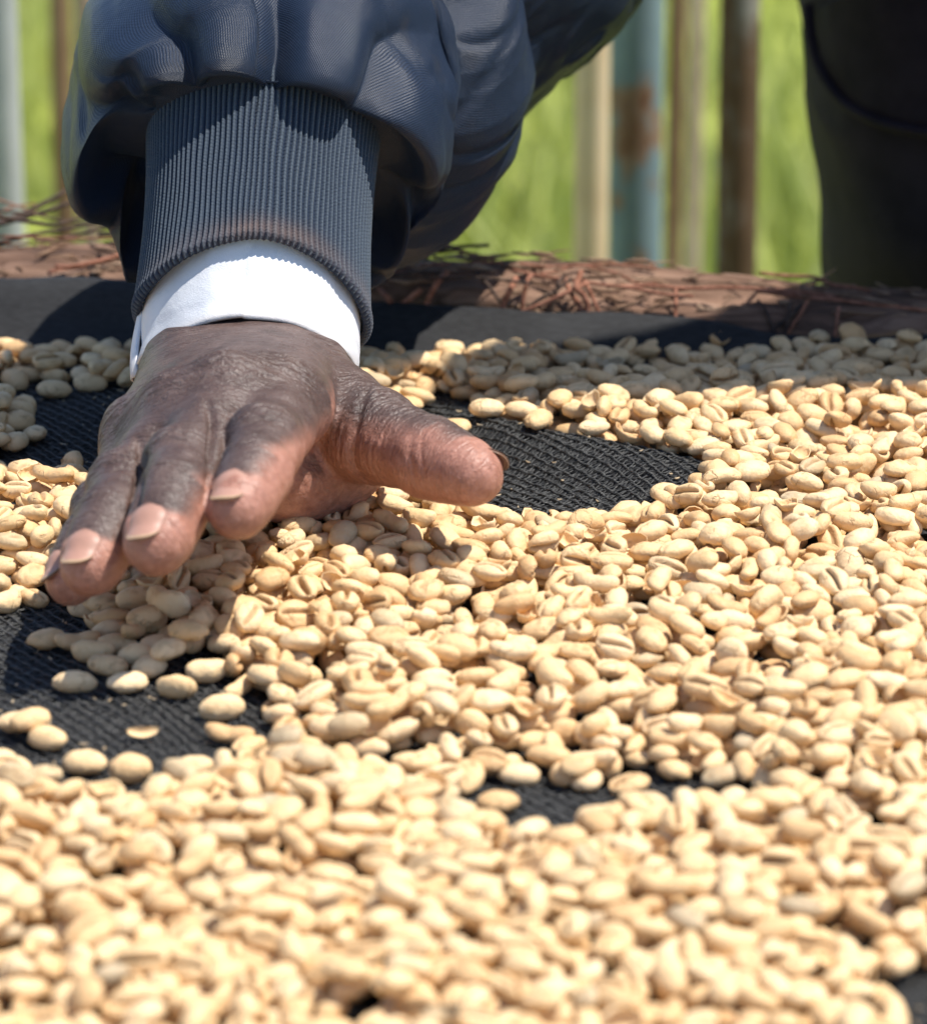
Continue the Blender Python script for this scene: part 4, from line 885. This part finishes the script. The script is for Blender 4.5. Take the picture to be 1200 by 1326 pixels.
# sleeve: axis bends from the forearm up and away to the shoulder
CTRL = [(WR+ARM*83, 37.5), (WR+ARM*84.5, 46), (WR+ARM*87, 55), (WR+ARM*92, 62), (AD(336, 112, 1444), 67), (AD(352, 98, 1468), 66), (AD(405, 96, 1490), 55), (AD(442, 98, 1508), 67), (AD(455, 92, 1530), 67),
        (AD(515, 40, 1556), 55), (AD(585, -70, 1572), 64), (AD(610, -110, 1590), 66), (A9, 66), (A9*.5+SH*.5, 76), (SH, 90)]
def sleeve(name, CTRL, seed, nu, nv, gather=True, ref=None, sag=True):
    CR = catmull(np.array([list(c)+[r] for c, r in CTRL]), nu*4); C = CR[:, :3]; ds = np.concatenate([[0], np.cumsum(np.linalg.norm(np.diff(C, axis=0), axis=1))])
    s_t = np.linspace(0, 1, nu)**1.35*ds[-1]; RR = np.interp(s_t, ds, CR[:, 3]); C = np.stack([np.interp(s_t, ds, C[:, i]) for i in range(3)], 1)
    T = np.gradient(C, axis=0); 
    for _ in range(6): T[1:-1] = (T[:-2]+2*T[1:-1]+T[2:])/4
    T /= np.linalg.norm(T, axis=1)[:, None]
    ref = unit(BACK*.8+UP*.6) if ref is None else ref
    N = ref-(T@ref)[:, None]*T; N /= np.linalg.norm(N, axis=1)[:, None]; B = np.cross(T, N); B = np.where((B@RIGHT)[:, None] < 0, -B, B)
    th = np.linspace(0, 2*np.pi, nv, endpoint=False); S, TH = np.meshgrid(s_t, th, indexing='ij')
    R = RR[:, None]+0*TH
    circ = np.stack([np.cos(TH)*40, np.sin(TH)*40, S*0.45], -1).reshape(-1, 3)
    pl = 0.6
    if gather:
        # gathered to the cuff: slow rise over the back of the arm, pleats pinched at the cuff and fading up the sleeve
        wv = ((1-np.cos(TH))/2)**0.55; slow = np.interp(S, [0, 3, 10, 22, 36, 46], [38, 44, 53, 61, 66, 67]); R = np.where(S < 46, R*wv+np.minimum(R, slow)*(1-wv), R)
        pl = np.zeros_like(S)
        for tv, wd, dp, ln, bend in ((0.12, .15, 13, 46, .10), (0.80, .17, 11, 38, .45), (1.95, .18, 9, 34, .4), (2.6, .16, 8, 26, .2), (3.2, .2, 8, 30, 0), (3.85, .16, 8, 26, -.2),
                                     (4.35, .16, 9, 34, -.4), (5.22, .16, 10, 40, -.55), (5.80, .13, 9, 34, -.3), (5.42, .08, 5, 18, -.4)):
            dth = (TH-tv-bend*S/50+np.pi) % (2*np.pi)-np.pi; wl = wd*(0.7+S/45.0)
            pl = np.maximum(pl, np.exp(-np.abs(dth/wl)**1.5)*dp*np.exp(-(S/ln)**2))
        R = R-pl*smooth01(S, 0, 3)+1.2*smooth01(S, 2, 10); pl = 1-pl/13
    # long diagonal folds
    f1 = vnoise(circ*np.array([1, 1, .8]), seed, 0.055).reshape(S.shape); f2 = vnoise(circ*np.array([1, 1, 1.6]), seed+1, 0.11).reshape(S.shape)
    f3 = vnoise(circ*np.array([1, 1, .45]), seed+7, 0.24).reshape(S.shape); f4 = vnoise(circ*np.array([1, 1, 1.2]), seed+9, 0.16).reshape(S.shape)
    R = R+smooth01(S, 12, 45)*(3.6*f1+1.6*(1-np.abs(f2)*2))+smooth01(S, 6, 30)*(0.45*(1-2*np.sqrt(np.abs(f3)+.02))-1.3*np.exp(-(f4/.22)**2))
    P = ring_loft(C, N, B, R)
    if sag:
        down = np.exp(-((S-16)/17)**2)*smooth01(S, 0, 7)
        wgt = (0.10+0.9*((1-np.cos(TH))/2)**0.9+0.25*np.clip(np.sin(TH), 0, 1))*np.clip(pl, 0.2, 1)
        P = P-(24*down*wgt)[..., None]*ARM[None, None]
        P[..., 2] -= 7*np.exp(-((S-40)/35)**2)*smooth01(S, 0, 20)
    cl = np.vstack([np.zeros((1, nv)), np.cumsum(np.linalg.norm(np.diff(P, axis=0), axis=-1), axis=0)])
    cl = cl.mean(1)[:, None]+0*cl; weave = np.stack([TH*np.maximum(RR, 56)[:, None], cl, 0*S], -1)
    return P, weave
P, weave = sleeve('sleeve', CTRL, 41, 330, 420)
cloth('sleeve', P, M['jacket'], jacket, weave)
# the other arm, out of the picture, posed to cast the shade on the far beans
C2 = [(LW+ARM2*8, 36), (LW+ARM2*30, 42), (LW+ARM2*60+np.array([0, -25, 10]), 45), (np.array([268., 136., 230.]), 43), (np.array([264., 124., 360.]), 43), (np.array([268., 114., 490.]), 44), (np.array([300., 112., 590.]), 46), (np.array([400., 128., 640.]), 52), (np.array([500., 220., 650.]), 66), (np.array([535., 340., 610.]), 86)]
P, weave = sleeve('sleeve', C2, 51, 80, 96, False, None, False)
cloth('sleeve', P, M['jacket'], jacket, weave)
def stack_loft(name, rows, mat, parent, seed, nu=90, nv=120, amp=5.0, weave=True):
    rows = np.array(rows, float); t = np.linspace(0, len(rows)-1, nu); A = np.stack([np.interp(t, np.arange(len(rows)), rows[:, i]) for i in range(5)], 1)
    for _ in range(4): A[1:-1] = (A[:-2]+2*A[1:-1]+A[2:])/4
    th = np.linspace(0, 2*np.pi, nv, endpoint=False); c, s = np.cos(th), np.sin(th); q = (np.abs(c)**2.4+np.abs(s)**2.4)**(-1/2.4)
    P = np.stack([A[:, 0:1]+A[:, 3:4]*c*q, A[:, 1:2]+A[:, 4:5]*s*q, A[:, 2:3]+0*c], -1)
    n = vnoise(P.reshape(-1, 3)*np.array([1, 1, .6]), seed, 0.03).reshape(P.shape[:2]); n2 = 1-2*np.abs(vnoise(P.reshape(-1, 3)*np.array([1, 1, 1.4]), seed+3, 0.04)).reshape(P.shape[:2])
    d = P-np.stack([A[:, 0], A[:, 1], A[:, 2]], -1)[:, None]; d /= np.linalg.norm(d, axis=-1, keepdims=True)+1e-9; P = P+d*(amp*n+amp*.5*n2)[..., None]
    w = np.stack([np.broadcast_to(th*90, P.shape[:2]), P[..., 2], 0*P[..., 0]], -1); return cloth(name, P, mat, parent, w)
stack_loft('torso', [(350, 490, 118, 190, 125), (360, 490, 200, 185, 125), (375, 480, 320, 175, 125), (385, 470, 430, 180, 125), (385, 460, 530, 185, 115), (385, 455, 600, 170, 105), (385, 450, 660, 110, 85), (385, 446, 690, 66, 66), (385, 446, 720, 60, 60)], M['jacket'], jacket, 61)
trousers = bpy.data.objects.new('trousers', None); COL.objects.link(trousers); trousers.parent = person
LEGX = 229
leg1 = stack_loft('trouser_leg', [(LEGX+10, 420, 190, 98, 105), (LEGX+1, 412, 90, 93, 98), (LEGX+2, 408, 45, 90, 95), (LEGX+4, 406, 0, 86, 92), (LEGX+8, 405, -60, 84, 90), (LEGX, 405, -300, 78, 84), (LEGX, 410, -600, 72, 76), (LEGX, 412, -790, 74, 80)], M['trouser'], trousers, 71, 140, 140, 3.0)
leg2 = stack_loft('trouser_leg', [(425, 440, 190, 98, 105), (428, 435, 45, 92, 96), (430, 430, -300, 78, 84), (432, 430, -600, 72, 76), (432, 432, -790, 74, 80)], M['trouser'], trousers, 75, 90, 80, 4.0)
# curved pocket flap on the visible leg: a raised piece with a piped edge
def leg_front(x, push): return 408-(96+push)*max(0.0, 1-abs((x-LEGX-3)/(92.0+push))**2.4)**(1/2.4)
def on_leg(px, py, push=0.0):
    for d in np.linspace(1350.0, 1900.0, 500):                     # follow the view ray to the front of the leg
        p = AD(px, py, d)
        if abs(p[0]-LEGX-3) < 92+push and p[1] >= leg_front(p[0], push): return p
    return AD(px, py, 1745)
edge = [on_leg(x, y, 6.5) for x, y in [(1047, 5), (1049, 40), (1058, 80), (1075, 112), (1100, 138), (1135, 156), (1170, 166), (1230, 176)]]
V, F = tube(catmull(edge, 80), 2.3, 8); link('pocket_edge', mesh_np('pocket_edge', Wa(V), F), M['trouser'], trousers)
rows = []
e2 = catmull(edge, 40)
for k in np.linspace(0, 1, 14): rows.append(np.stack([e2[:, 0]+(150)*k*0.6, e2[:, 1]-0*k, e2[:, 2]+70*k], 1))
G = np.stack(rows, 0)
for i in range(G.shape[0]):
    for j in range(G.shape[1]):
        x = np.clip(G[i, j, 0], LEGX-88, LEGX+95); G[i, j, 0] = x; G[i, j, 1] = leg_front(x, 6.0)
cloth('pocket_flap', G, M['trouser'], trousers, None, None, 2.0, False)
for x in (LEGX, 432):
    stack_loft('shoe', [(x, 380, -848, 52, 140), (x, 380, -825, 54, 142), (x, 388, -795, 50, 120), (x, 405, -770, 46, 80), (x, 410, -740, 46, 60)], M['leg'], person, 80+x, 24, 32, 1.0)
